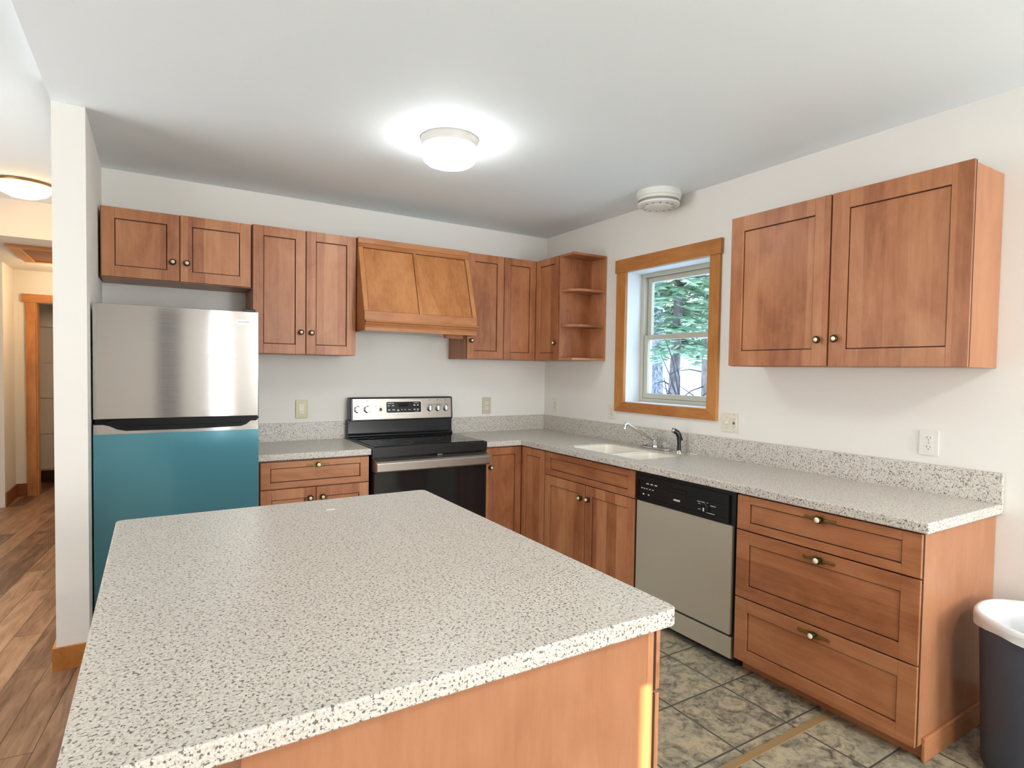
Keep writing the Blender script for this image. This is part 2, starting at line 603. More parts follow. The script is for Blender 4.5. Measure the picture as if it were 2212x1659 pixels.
WIN = (-1.728, -1.0, 1.130, 2.040)       # kitchen window opening: y0 y1 z0 z1
wall_with_holes('wall_right', 'x', 0.0, T, RY - T, 0.0, -0.12, H, [WIN], M_WALL)
struct(MB().box(PX1, T, 0, 0.12, -0.12, H).done('wall_back', M_WALL))
struct(MB().box(PX0, PX1, PY, 1.35, 0, HH + 0.005).done('wall_partition', M_WALL))
wall_with_holes('wall_rear', 'y', RY, -T, WX, 0.0, -0.12, H, [(-0.83, -0.13, 0.7, 2.2), (-1.94, -1.72, 0.2, 2.15)], M_WALL)
wall_with_holes('wall_left', 'x', WX, -T, RY - T, 2.95, -0.12, HH, [(-5.712, -5.55, 0.5, 1.238)], M_WALL)  # slot shaped to pass one narrow sun strip onto the island corner
tr_ = MB().box(-1.72, -1.58, RY, RY + 0.02, 0.0, 2.26).box(-2.06, -1.94, RY, RY + 0.02, 0.0, 2.26).box(-1.94, -1.72, RY, RY + 0.02, 2.15, 2.26)
struct(tr_.done('trim_2', M_TRIMV))
struct(MB().box(-2.86, -2.52, RY, RY + 0.04, 0.0, 2.1).done('reflection_slab', base_mat('reflection_slab_grey', lin(142, 138, 140), 0.5)))  # grey slab added to put a dark band in the refrigerator's reflection
struct(MB().prism([(-7.2, 2.78), (0.6, 2.78), (0.6, 3.0), (-3.3, 5.2), (-7.2, 3.0)], lambda p: (p[0], RY - 0.6, p[1]), lambda p: (p[0], 5.4, p[1])).done('shade_roof', base_mat('roof_grey', lin(90, 88, 86), 0.8)))  # unseen roof mass added to keep low sun off the trees
# floors: slate tile in the kitchen, planks in the hall
struct(MB().box(-2.88, T, RY - T, 0.12, -0.12, 0).done('floor', M_SLATE))
struct(MB().box(WX - T, -2.88, RY - T, 0, -0.12, 0).box(WX - T, PX1, 0, 5.2, -0.12, 0).done('floor', M_PLANK))
fl_seam = struct(MB().box(-2.88, -0.55, -2.842, -2.812, 0.0, 0.004).done('trim_1', base_mat('tan_seam_strip', lin(150, 122, 84), 0.5)))
# ceilings
struct(MB().box(PX0, T, RY - T, 0.12, H, H + 0.3).done('ceiling', M_CEIL))
struct(MB().box(WX - T, PX0, RY - T, 1.5, HH, HH + 0.225).box(WX - T, PX0, RY - T, RY, H, HH).done('ceiling', M_CEIL))
# hall beyond the partition: header wall, lower ceiling, end walls
HALLY = 1.5
struct(MB().box(WX, PX1, HALLY, HALLY + 0.12, 2.26, HH + 0.2).done('wall_header', M_HALL))
struct(MB().box(WX, -2.8, HALLY + 0.12, 5.0, 2.26, 2.4).done('ceiling', M_HALL))
struct(MB().box(PX1, -2.8, 0.12, 5.0, 0, 2.26).done('wall_hall_right', M_HALL))
struct(MB().box(WX, -4.0, 2.95, 3.57, 0, 2.26).done('wall_hall_left', M_HALL))
wall_with_holes('wall_hall_end', 'y', 3.45, 0.12, -4.0, PX1, 0, 2.26, [(-3.835, -3.12, 0.0, 1.945)], M_HALL)
struct(MB().box(-4.6, PX1, 4.4, 4.5, 0, 2.26).box(-4.6, -4.5, 3.57, 4.4, 0, 2.26).done('wall_closet', paint('closet_paint', (0.55, 0.5, 0.45, 1))))
# baseboards
struct(MB().box(PX0 - 0.013, PX1 + 0.003, PY - 0.013, PY, 0, 0.1).box(PX0 - 0.013, PX0, PY, 1.4, 0, 0.1).done('baseboard_partition', M_TRIMV))
struct(MB().box(-0.013, 0, RY, -3.153, 0, 0.1).done('baseboard_right', M_TRIMD, bevel=0.002))
struct(MB().box(-4.0, -3.987, 2.95, 3.437, 0, 0.13).box(-4.0, -3.91, 3.437, 3.45, 0, 0.13).done('baseboard_hall', M_TRIMD))
struct(MB().box(-4.5, PX1, 4.387, 4.4, 0, 0.12).done('baseboard_closet', M_TRIMD))

# hall doorway: casing and a slatted closet door standing inside
d1 = struct(bpy.data.objects.new('door_1', None))
COL.objects.link(d1)
d1.location = (-3.5, 3.45, 0)
MB().box(-3.912, -3.835, 3.43, 3.45, 0, 1.945).done('casing_side', M_TRIMV, d1, bevel=0.002)
MB().box(-3.94, -3.05, 3.424, 3.45, 1.945, 2.025).done('casing_head', M_TRIMH, d1, bevel=0.002)
MB().box(-3.835, -3.82, 3.45, 3.57, 0, 1.945).done('jamb', M_TRIMV, d1)
pan = MB()
for k in range(6):
    pan.box(-4.2, -3.1, 4.1, 4.12, 0.17 + k * 0.392, 0.17 + k * 0.392 + 0.384)
pan.box(-4.2, -3.1, 4.12, 4.13, 0.15, 2.25)
struct(pan.done('door_2', base_mat('grey_white_door_paint', lin(206, 196, 184), 0.5)))

# ------------------------------------------------------------------ kitchen window
win = struct(bpy.data.objects.new('window_1', None))
COL.objects.link(win)
win.location = (0, -1.364, 1.06)
R0 = right(0.0)
MB(R0).box(0.897, 1.812, 0, 0.026, 2.040, 2.132).done('casing_head', M_TRIMH, win, bevel=0.003)
MB(R0).hexa([(0.907, 0, 1.062), (1.0, 0, 1.130), (1.0, 0, 2.040), (0.907, 0, 2.040)], [(0.907, 0.02, 1.062), (1.0, 0.02, 1.130), (1.0, 0.02, 2.040), (0.907, 0.02, 2.040)]).done('casing_side', M_TRIMV, win, bevel=0.002)
MB(R0).hexa([(1.728, 0, 1.130), (1.802, 0, 1.062), (1.802, 0, 2.040), (1.728, 0, 2.040)], [(1.728, 0.02, 1.130), (1.802, 0.02, 1.062), (1.802, 0.02, 2.040), (1.728, 0.02, 2.040)]).done('casing_side', M_TRIMV, win, bevel=0.002)
MB(R0).hexa([(0.907, 0, 1.062), (1.802, 0, 1.062), (1.728, 0, 1.130), (1.0, 0, 1.130)], [(0.907, 0.02, 1.062), (1.802, 0.02, 1.062), (1.728, 0.02, 1.130), (1.0, 0.02, 1.130)]).done('casing_sill', M_TRIMH, win, bevel=0.002)
jm = MB(R0)
for (a, b, c, d) in ((1.0, 1.004, 1.130, 2.040), (1.724, 1.728, 1.130, 2.040), (1.004, 1.724, 1.130, 1.134), (1.004, 1.724, 2.036, 2.040)):
    jm.box(a, b, -0.15, -0.001, c, d)
jm.done('return', M_RETURN, win)
fr = MB(R0)
Y0, Y1, Z0, Z1 = 1.004, 1.724, 1.134, 2.036
for (a, b, c, d) in ((Y0, Y0 + 0.03, Z0, Z1), (Y1 - 0.03, Y1, Z0, Z1), (Y0 + 0.03, Y1 - 0.03, Z0, Z0 + 0.025), (Y0 + 0.03, Y1 - 0.03, Z1 - 0.025, Z1)):
    fr.box(a, b, -0.2, -0.13, c, d)
fr.done('frame', M_WINF, win, bevel=0.002)
def sash(z0, z1, d0, d1, nm):
    a, b = Y0 + 0.031, Y1 - 0.031
    s_ = MB(R0)
    s_.box(a, a + 0.035, d0, d1, z0, z1).box(b - 0.035, b, d0, d1, z0, z1)
    s_.box(a + 0.035, b - 0.035, d0, d1, z0, z0 + 0.035).box(a + 0.035, b - 0.035, d0, d1, z1 - 0.035, z1)
    o = s_.done(nm, M_WINF, win, bevel=0.003)
    dm = (d0 + d1) / 2
    MB(R0).box(a + 0.034, b - 0.034, dm - 0.002, dm + 0.002, z0 + 0.034, z1 - 0.034).done('pane', M_PANE, o)
sash(1.160, 1.605, -0.164, -0.138, 'lower_sash')
sash(1.572, 2.010, -0.194, -0.166, 'upper_sash')

# ------------------------------------------------------------------ cabinet builders
def knob(parent, place, r=0.0155):
    """place(u, d, z) of the door face; bronze ring knob with a cream centre"""
    c0 = Vector(place(0, 0, 0))
    ax = Vector(place(0, 1, 0)) - c0
    mb = MB()
    mb.lathe(c0, ax, [(0.009, 0), (0.008, 0.004), (0.006, 0.009), (0.010, 0.013), (r * 1.08, 0.017), (r * 1.08, 0.021), (r * 0.86, 0.0255), (r * 0.62, 0.0245), (r * 0.54, 0.0285), (r * 0.3, 0.031), (0, 0.0318)], 20,
             mis=[0, 0, 0, 0, 0, 0, 0, 1, 1, 1, 1])
    return mb.done('knob', [M_BRONZE, M_CREAM], parent, smooth=50)

def pull(parent, xf, u, d, z, wd=0.135):
    """antique backplate, pointed at both ends, with a cream knob"""
    mb = MB(xf)
    hw = wd / 2
    prof = [(-hw, 0.004), (-hw + 0.008, 0.0085), (-hw + 0.02, 0.006), (-0.028, 0.0085), (-0.015, 0.016), (0, 0.018)]
    top = prof + [(-a, b) for a, b in prof[::-1][1:]]
    bot = [(a, -b) for a, b in top[::-1]]
    pts = top + bot
    mb.prism(pts, lambda p: (u + p[0], d, z + p[1]), lambda p: (u + p[0] * 0.98, d + 0.004, z + p[1] * 0.86))
    for sg in (-1, 1):
        a = u + sg * 0.020
        b = u + sg * (hw - 0.006)
        mb.hexa([(a, d + 0.003, z - 0.004), (b, d + 0.003, z - 0.003), (b, d + 0.003, z + 0.003), (a, d + 0.003, z + 0.004)],
                [(a, d + 0.010, z - 0.0025), (b, d + 0.006, z - 0.002), (b, d + 0.006, z + 0.002), (a, d + 0.010, z + 0.0025)])
    o = mb.done('pull', M_BRASS, parent, bevel=0.0008)
    c0 = Vector(xf(u, d + 0.003, z))
    ax = Vector(xf(u, d + 1.003, z)) - c0
    k = MB().lathe(c0, ax, [(0.010, 0), (0.007, 0.008), (0.0145, 0.015), (0.0145, 0.018), (0.012, 0.021), (0.011, 0.0215), (0.008, 0.0255), (0, 0.0272)], 20, mis=[0, 0, 0, 0, 0, 1, 1, 1])
    return o, k

def front(name, parent, xf, u0, u1, z0, z1, d0=0.001, th=0.020, fwid=0.058, rail=None, grain='z', knob_at=None, pull_at=None, wm=None):
    """shaker door or drawer front: stiles, rails and a recessed panel with a dark glazed groove"""
    rail = rail or fwid
    wv = wm or (M_WOODV if grain == 'z' else M_WOODH)
    mb = MB(xf)
    g = 0.004
    mb.box(u0, u1, d0, d0 + 0.008, z0, z1, 1)
    f0, f1 = d0 + 0.008, d0 + th
    mb.box(u0, u0 + fwid, f0, f1, z0, z1).box(u1 - fwid, u1, f0, f1, z0, z1)
    mb.box(u0 + fwid, u1 - fwid, f0, f1, z0, z0 + rail).box(u0 + fwid, u1 - fwid, f0, f1, z1 - rail, z1)
    mb.box(u0 + fwid + g, u1 - fwid - g, f0, f1 - 0.007, z0 + rail + g, z1 - rail - g)
    o = mb.done(name, [wv, M_GLAZE], parent, bevel=0.0014)
    if knob_at:
        ku, kz = knob_at
        knob(o, lambda a, b, c: xf(ku + a, f1 + b, kz + c))
    if pull_at:
        pu, pz = pull_at
        p_, k_ = pull(o, xf, pu, f1, pz)
        k_.done('pull_knob', [M_BRONZE, M_CREAM], o, smooth=50)
    return o

UP = 'upper wall cabinets'
LOW = 'base cabinets under the worktops'
B = back(-0.285)
def carcass(parent, x0, x1, y0, y1, z0, z1, mat=None, nm='carcass'):
    return MB().box(x0, x1, y0, y1, z0, z1).done(nm, mat or M_WOODS, parent, bevel=0.0012)

# over the refrigerator
c = thing('upper_cabinet', (-2.694, -0.15, 1.80), 'short stained two-door wall cabinet over the refrigerator', 'cabinet', UP)
carcass(c, -3.062, -2.330, -0.285, -0.002, 1.805, 2.178)
front('door', c, B, -3.057, -2.700, 1.809, 2.176, knob_at=(-2.732, 1.912))
front('door', c, B, -2.695, -2.334, 1.809, 2.178, knob_at=(-2.664, 1.912))
# tall double door
c = thing('upper_cabinet', (-2.016, -0.15, 1.422), 'tall stained two-door wall cabinet left of the wooden range hood', 'cabinet', UP)
carcass(c, -2.326, -1.706, -0.285, -0.002, 1.420, 2.184)
front('door', c, B, -2.322, -2.022, 1.422, 2.183, knob_at=(-2.050, 1.556))
front('door', c, B, -2.017, -1.708, 1.422, 2.184, knob_at=(-1.987, 1.556))
# single door right of the hood
c = thing('upper_cabinet', (-0.745, -0.15, 1.422), 'narrow single-door wall cabinet right of the wooden range hood', 'cabinet', UP)
carcass(c, -0.900, -0.593, -0.285, -0.002, 1.420, 2.186)
front('door', c, B, -0.896, -0.594, 1.423, 2.185, fwid=0.056, knob_at=(-0.868, 1.553))
# corner
c = thing('upper_cabinet', (-0.3, -0.3, 1.422), 'corner wall cabinet with a folded door meeting in the room corner', 'cabinet', UP)
MB().plate([-0.591, -0.285, -0.002], [-0.606, -0.285, -0.002], lambda x, y: x > -0.285 or y > -0.285, 1.420, 2.186).done('carcass', M_WOODS, c)
front('door', c, B, -0.589, -0.308, 1.423, 2.185, fwid=0.052)
RU = right(-0.285)
front('door', c, RU, 0.308, 0.600, 1.423, 2.185, fwid=0.052, knob_at=(0.575, 1.548))
# open end shelves
c = thing('shelf_unit', (-0.15, -0.695, 1.42), 'open stained end shelf unit between corner cabinet and window', 'shelf', None)
MB().box(-0.305, -0.002, -0.623, -0.609, 1.422, 2.185).done('side_panel', M_WOODV, c)
MB().box(-0.016, -0.002, -0.780, -0.623, 1.422, 2.185).done('back_panel', M_WOODV, c)
MB().box(-0.305, -0.016, -0.780, -0.623, 2.169, 2.185).done('top_panel', M_WOODH, c, bevel=0.001)
MB().box(-0.305, -0.016, -0.780, -0.623, 1.422, 1.438).done('bottom_panel', M_WOODH, c, bevel=0.001)
for z in (1.662, 1.917):
    pts = [(-0.016, -0.623), (-0.29, -0.623)]
    for k in range(13):
        a = math.pi - k * math.pi / 24
        pts.append((-0.16 + 0.13 * math.cos(a) , -0.652 - 0.118 * math.sin(a)))
    pts.append((-0.016, -0.770))
    MB().prism(pts, lambda p: (p[0], p[1], z), lambda p: (p[0], p[1], z + 0.018)).done('shelf', M_WOODH, c, bevel=0.001)
# right wall double
c = thing('upper_cabinet', (-0.14, -2.615, 1.38), 'large stained two-door wall cabinet right of the window', 'cabinet', UP)
carcass(c, -0.268, -0.002, -3.130, -2.092, 1.380, 2.137)
RW = right(-0.268)
front('door', c, RW, 2.092, 2.611, 1.383, 2.137, fwid=0.072, rail=0.075, knob_at=(2.572, 1.500))
front('door', c, RW, 2.618, 3.140, 1.381, 2.137, fwid=0.072, rail=0.075, knob_at=(2.652, 1.502))

# ------------------------------------------------------------------ wooden range hood
c = thing('range_hood', (-1.305, -0.25, 1.575), 'honey coloured wooden canopy range hood over the stove', 'range hood')
X0, X1 = -1.702, -0.906
side = [(-0.002, 1.578), (-0.455, 1.578), (-0.455, 1.70), (-0.312, 2.150), (-0.312, 2.186), (-0.002, 2.186)]
for (a, b) in ((X0, X0 + 0.018), (X1 - 0.018, X1)):
    MB().prism(side, lambda p: (a, p[0], p[1]), lambda p: (b, p[0], p[1])).done('side_panel', M_HOODH, c)
def slope(z):   # y of the sloped face at height z
    t_ = (z - 1.70) / (2.150 - 1.70)
    return -0.455 + t_ * 0.143
def slab(x0, x1, z0, z1, o0, o1):
    mb = MB()
    nrm = Vector((0, -0.953, 0.303))
    P = lambda x, z, o: Vector((x, slope(z), z)) + nrm * o
    mb.hexa([P(x0, z0, o0), P(x1, z0, o0), P(x1, z1, o0), P(x0, z1, o0)], [P(x0, z0, o1), P(x1, z0, o1), P(x1, z1, o1), P(x0, z1, o1)])
    return mb
XM = -1.318
slab(X0 + 0.018, X1 - 0.018, 1.70, 2.150, -0.012, -0.001).done('backing', M_GLAZE, c)
slab(X0 + 0.033, XM - 0.014, 1.703, 2.117, -0.001, 0.004).done('sloped_panel', M_HOOD, c, bevel=0.001)
slab(XM + 0.014, X1 - 0.033, 1.703, 2.117, -0.001, 0.004).done('sloped_panel', M_HOOD, c, bevel=0.001)
slab(XM - 0.0115, XM + 0.0115, 1.70, 2.120, -0.001, 0.011).done('stile', M_HOOD, c, bevel=0.001)
slab(X0, X0 + 0.030, 1.70, 2.120, 0.0, 0.011).done('stile', M_HOOD, c, bevel=0.001)
slab(X1 - 0.030, X1, 1.70, 2.120, 0.0, 0.011).done('stile', M_HOOD, c, bevel=0.001)
slab(X0, X1, 2.120, 2.150, 0.0, 0.011).done('rail', M_HOODH, c, bevel=0.001)
MB().box(X0, X1, -0.330, -0.312, 2.150, 2.186).done('top_rail', M_HOODH, c, bevel=0.002)
MB().box(X0, X1, -0.473, -0.455, 1.645, 1.702).done('apron', M_HOODH, c, bevel=0.002)
mo = [(-0.4551, 1.645), (-0.497, 1.645), (-0.500, 1.641), (-0.497, 1.632), (-0.488, 1.630), (-0.486, 1.622), (-0.478, 1.612), (-0.4735, 1.600), (-0.4735, 1.578), (-0.4551, 1.578)]
MB().prism(mo, lambda p: (X0 + 0.002, p[0], p[1]), lambda p: (X1 - 0.002, p[0], p[1])).done('moulding', M_HOODH, c, bevel=0.001)
MB().box(X0 + 0.018, X1 - 0.018, -0.44, -0.012, 1.590, 1.60).done('liner', base_mat('hood_liner_white', lin(222, 220, 212), 0.5), c)
MB().box(X1 - 0.16, X1 - 0.02, -0.30, -0.27, 1.562, 1.590).done('bracket', M_WOODH, c)

# ------------------------------------------------------------------ base cabinets
ZB, ZC = 0.062, 0.806        # door bottoms, carcass tops
LB = back(-0.580)
LR = right(-0.580)
def base_body(parent, x0, x1, y0, y1, toe):
    MB().box(x0, x1, y0, y1, ZB, ZC).done('carcass', M_WOODS, parent, bevel=0.001)
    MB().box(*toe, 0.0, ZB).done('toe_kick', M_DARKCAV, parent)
c = thing('base_cabinet', (-2.01, -0.3, 0), 'stained base cabinet between refrigerator and stove, drawer over two doors', 'cabinet', LOW)
base_body(c, -2.330, -1.705, -0.580, -0.002, (-2.330, -1.705, -0.53, -0.01))
front('drawer', c, LB, -2.322, -1.708, 0.650, 0.803, fwid=0.052, rail=0.036, grain='x', pull_at=(-2.010, 0.776))
front('door', c, LB, -2.322, -2.022, ZB + 0.002, 0.645, knob_at=(-2.056, 0.585))
front('door', c, LB, -2.018, -1.708, ZB + 0.002, 0.645, knob_at=(-1.985, 0.585))
c = thing('base_cabinet', (-0.45, -0.45, 0), 'corner base cabinet with folded door between stove and sink', 'cabinet', LOW)
MB().plate([-0.892, -0.580, -0.002], [-0.890, -0.580, -0.002], lambda x, y: x > -0.580 or y > -0.580, ZB, ZC).done('carcass', M_WOODS, c)
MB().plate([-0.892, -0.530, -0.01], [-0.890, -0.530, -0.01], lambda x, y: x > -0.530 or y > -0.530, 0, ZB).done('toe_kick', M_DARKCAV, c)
front('door', c, LB, -0.888, -0.604, ZB + 0.002, 0.803, fwid=0.05, knob_at=(-0.858, 0.672))
front('door', c, LR, 0.604, 0.886, ZB + 0.002, 0.803, fwid=0.05)
c = thing('base_cabinet', (-0.3, -1.32, 0), 'stained sink base cabinet with false drawer front over two doors', 'cabinet', LOW)
MB().plate([-0.580, -0.562, -0.002], [-1.753, -1.735, -0.911, -0.893], lambda x, y: x < -0.562 or y < -1.735 or y > -0.911, ZB, ZC).box(-0.562, -0.002, -1.735, -0.911, ZB, ZB + 0.018).done('carcass', M_WOODS, c)
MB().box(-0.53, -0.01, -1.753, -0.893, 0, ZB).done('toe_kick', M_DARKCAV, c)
front('false_drawer_front', c, LR, 0.894, 1.752, 0.655, 0.804, fwid=0.055, rail=0.036, grain='x')
front('door', c, LR, 0.894, 1.321, ZB + 0.002, 0.650, fwid=0.06, knob_at=(1.288, 0.568))
front('door', c, LR, 1.327, 1.752, ZB + 0.002, 0.650, fwid=0.06, knob_at=(1.362, 0.572))
c = thing('base_cabinet', (-0.3, -2.78, 0), 'stained three-drawer base cabinet at the end of the worktop', 'cabinet', LOW)
MB().box(-0.580, -0.002, -3.150, -2.406, ZB, ZC).done('carcass', M_WOODS, c, bevel=0.001)
MB().box(-0.53, -0.01, -3.150, -2.406, 0.0, ZB).done('toe_kick', M_WOODH, c)
MB().box(-0.555, -0.014, -3.162, -3.150, 0.0, 0.085).done('base_trim', M_WOODH, c, bevel=0.003)
front('drawer', c, LR, 2.409, 3.148, 0.652, 0.804, fwid=0.062, rail=0.034, grain='x', pull_at=(2.790, 0.776))
front('drawer', c, LR, 2.409, 3.148, 0.349, 0.646, fwid=0.062, rail=0.056, grain='x', pull_at=(2.790, 0.615))
front('drawer', c, LR, 2.409, 3.148, ZB, 0.343, fwid=0.062, rail=0.056, grain='x', pull_at=(2.778, 0.312))

# ------------------------------------------------------------------ worktops
ZT, ZU = 0.850, 0.812
c = thing('worktop', (-2.0, -0.3, ZU), 'short speckled grey worktop between refrigerator and stove', 'worktop')
MB().box(-2.345, -1.696, -0.615, -0.022, ZU, ZT).done('slab', M_TOP, c, bevel=0.005, seg=3)
MB().box(-2.345, -1.690, -0.022, -0.002, ZU, 0.970).done('backsplash', M_TOP, c, bevel=0.002)
c = thing('worktop', (-0.3, -1.6, ZU), 'long L-shaped speckled grey worktop with sink, running under the window', 'worktop')
SX0, SX1, SY0, SY1 = -0.505, -0.150, -1.680, -1.020
def in_L(x, y):
    if x > -0.616:
        if SX0 < x < SX1 and SY0 < y < SY1:
            return False
        return True
    return y > -0.616
MB().plate([-0.898, -0.615, SX0, SX1, -0.022], [-3.172, SY0, SY1, -0.615, -0.022], in_L, ZU, ZT).done('slab', M_TOP, c, bevel=0.005, seg=3)
MB().plate([-0.898, -0.022, -0.002], [-3.172, -0.022, -0.002], lambda x, y: x > -0.022 or y > -0.022, ZU, 0.970).done('backsplash', M_TOP, c, bevel=0.002)

# ------------------------------------------------------------------ sink
c = thing('sink', (-0.33, -1.35, 0.66), 'cream double-bowl sink set into the speckled worktop', 'sink')
def bowl(y0, y1, zb, rim_z):
    mb = MB()
    def ring(inset, z, rc, n=6):
        pts = []
        x0, x1, a0, a1 = SX0 + 0.002 + inset, SX1 - 0.002 - inset, y0 + inset, y1 - inset
        for (cx, cy, s0) in ((x1 - rc, a1 - rc, 0), (x0 + rc, a1 - rc, 90), (x0 + rc, a0 + rc, 180), (x1 - rc, a0 + rc, 270)):
            for k in range(n + 1):
                t_ = math.radians(s0 + 90 * k / n)
                pts.append(mb.v((cx + rc * math.cos(t_), cy + rc * math.sin(t_), z)))
        return pts
    rings = [ring(0.0, rim_z - 0.004, 0.004), ring(0.004, rim_z, 0.03), ring(0.010, rim_z - 0.003, 0.05), ring(0.018, rim_z - 0.05, 0.055), ring(0.026, zb + 0.03, 0.06), ring(0.05, zb, 0.06)]
    out = [ring(0.0, zb - 0.012, 0.004)]
    for A, Bq in zip(rings, rings[1:]):
        for k in range(len(A)):
            k2 = (k + 1) % len(A)
            mb.face([A[k], A[k2], Bq[k2], Bq[k]])
    mb.face(rings[-1])
    A, Bq = out[0], rings[0]
    for k in range(len(A)):
        k2 = (k + 1) % len(A)
        mb.face([A[k], A[k2], Bq[k2], Bq[k]])
    mb.face(out[0][::-1])
    return mb
o = bowl(-1.430, SY1 - 0.002, 0.67, 0.847).done('bowl', M_SINK, c, smooth=50)
MB().lathe((-0.33, -1.23, 0.6702), (0, 0, 1), [(0.0, 0), (0.035, 0), (0.038, 0.002), (0.028, 0.003), (0.0, 0.001)], 20).done('drain', M_CHROME, o, smooth=40)
o = bowl(SY0 + 0.002, -1.432, 0.70, 0.843).done('bowl', M_SINK, c, smooth=50)
MB().lathe((-0.33, -1.55, 0.7002), (0, 0, 1), [(0.0, 0), (0.035, 0), (0.038, 0.002), (0.028, 0.003), (0.0, 0.001)], 20).done('drain', M_CHROME, o, smooth=40)

# ------------------------------------------------------------------ faucet, sprayer
FX = -0.085
c = thing('faucet', (FX, -1.385, ZT), 'chrome deck-mounted faucet with a long low spout behind the sink', 'faucet')
pl = []
for k in range(24):
    t_ = 2 * math.pi * k / 24
    sx = 0.026 * math.copysign(abs(math.cos(t_)) ** 0.6, math.cos(t_))
    sy = 0.125 * math.copysign(abs(math.sin(t_)) ** 0.6, math.sin(t_))
    pl.append((FX + sx, -1.385 + sy))
MB().prism(pl, lambda p: (p[0], p[1], ZT), lambda p: (p[0], p[1], ZT + 0.014)).done('deck_plate', M_CHROME, c, bevel=0.004, seg=3)
MB().lathe((FX, -1.385, ZT + 0.014), (0, 0, 1), [(0.022, 0), (0.021, 0.012), (0.017, 0.016), (0.017, 0.045), (0.020, 0.048), (0.021, 0.062), (0.016, 0.068), (0, 0.070)], 24).done('post', M_CHROME, c, smooth=40)
s0 = Vector((FX, -1.383, 0.905))
tip = Vector((-0.285, -1.326, 1.016))
dv = (tip - s0)
pts = [s0 + dv * t_ for t_ in (0.0, 0.2, 0.45, 0.7, 0.86)] + [s0 + dv * 0.94 + Vector((0, 0, 0.004)), s0 + dv * 1.0 + Vector((0, 0, 0.000)), tip + Vector((-0.006, 0.002, -0.012)), tip + Vector((-0.007, 0.002, -0.034))]
MB().tube(pts, [0.011, 0.0105, 0.0095, 0.009, 0.009, 0.009, 0.0095, 0.0105, 0.0115], 14).done('spout', M_CHROME, c, smooth=50)
for yy in (-1.295, -1.475):
    MB().lathe((FX, yy, ZT + 0.014), (0, 0, 1), [(0.014, 0), (0.012, 0.008), (0.018, 0.014), (0.022, 0.030), (0.017, 0.042), (0.0, 0.045)], 10).done('handle', M_CLEAR, c)
c = thing('sprayer', (FX, -1.586, ZT), 'black pull-out side sprayer standing right of the faucet', 'sprayer')
MB().lathe((FX, -1.586, ZT), (0, 0, 1), [(0.022, 0), (0.021, 0.006), (0.015, 0.010), (0.014, 0.016), (0, 0.016)], 20).done('base', M_CHROME, c, smooth=40)
MB().tube([(FX, -1.586, ZT + 0.016), (FX, -1.586, ZT + 0.06), (FX - 0.002, -1.585, ZT + 0.10), (FX - 0.010, -1.580, ZT + 0.125), (FX - 0.030, -1.568, ZT + 0.138)], [0.013, 0.012, 0.0135, 0.0165, 0.0155], 14).done('body', M_BLACK, c, smooth=50)
MB().lathe((FX - 0.030, -1.568, ZT + 0.138), (-0.83, 0.5, 0.25), [(0.0155, 0), (0.0165, 0.004), (0.0165, 0.009), (0.013, 0.011), (0, 0.010)], 16).done('nozzle', M_CHROME, c, smooth=40)
MB().hexa([(FX + 0.006, -1.592, ZT + 0.10), (FX + 0.006, -1.580, ZT + 0.10), (FX + 0.02, -1.580, ZT + 0.075), (FX + 0.02, -1.592, ZT + 0.075)], [(FX + 0.006, -1.592, ZT + 0.125), (FX + 0.006, -1.580, ZT + 0.125), (FX + 0.026, -1.580, ZT + 0.082), (FX + 0.026, -1.592, ZT + 0.082)]).done('trigger', M_BLACK, c)

# ------------------------------------------------------------------ dishwasher
c = thing('dishwasher', (-0.3, -2.08, 0), 'stainless dishwasher with black control panel between sink base and drawers', 'dishwasher')
D0, D1 = 1.762, 2.397
MB().box(-0.575, -0.02, -D1, -D0, 0.03, 0.805).done('tub', M_BLACK, c)
DW = right(-0.576)
mk = MB(DW).box(D0, D1, 0.0, 0.018, 0.655, 0.806).box(D0 + 0.012, D1 - 0.030, 0.018, 0.030, 0.765, 0.790).box(D0 + 0.012, D1 - 0.030, 0.018, 0.030, 0.662, 0.676).box(D1 - 0.046, D1 - 0.030, 0.018, 0.030, 0.676, 0.765).box(D0 + 0.012, D0 + 0.02, 0.018, 0.030, 0.676, 0.765).box(D0 + 0.02, D1 - 0.046, 0.018, 0.024, 0.676, 0.738).box(D0 + 0.02, D1 - 0.046, 0.018, 0.021, 0.738, 0.765)
for k, a in enumerate((1.800, 1.818, 1.836, 1.858, 1.880)):
    mk.box(a, a + 0.012, 0.0238, 0.0245, 0.722, 0.726, 1)
for a in (1.812, 1.850):
    mk.box(a, a + 0.012, 0.0238, 0.0245, 0.690, 0.697, 1)
mk.box(2.030, 2.072, 0.0238, 0.02452, 0.699, 0.708, 1)
for (a, b, z) in ((2.180, 2.200, 0.726), (2.186, 2.200, 0.716), (2.205, 2.245, 0.727), (2.258, 2.290, 0.718), (2.185, 2.215, 0.690), (2.232, 2.285, 0.681)):
    mk.box(a, b, 0.0238, 0.0245, z, z + 0.003, 1)
for k in range(3):
    mk.box(1.835 + k * 0.03, 1.853 + k * 0.03, 0.0208, 0.0215, 0.748, 0.754, 1)
mk.done('control_panel', [M_BLACK, M_MARK], c)
kc = DW(2.232, 0.024, 0.706)
MB().lathe(kc, (-1, 0, 0), [(0.024, 0), (0.023, 0.012), (0.019, 0.016), (0, 0.016)], 28).done('dial', M_BLACKSOFT, c, smooth=40)
MB(DW).box(2.228, 2.236, 0.040, 0.0415, 0.690, 0.706).done('dial_pointer', M_MARK, c)
MB(DW).box(2.000, 2.110, 0.021, 0.027, 0.745, 0.758).done('latch', M_BLACKSOFT, c, bevel=0.003)
MB(DW).box(D0 + 0.004, D1 - 0.016, 0.0, 0.022, 0.150, 0.652).done('door_panel', M_STEEL_DW, c, bevel=0.003)
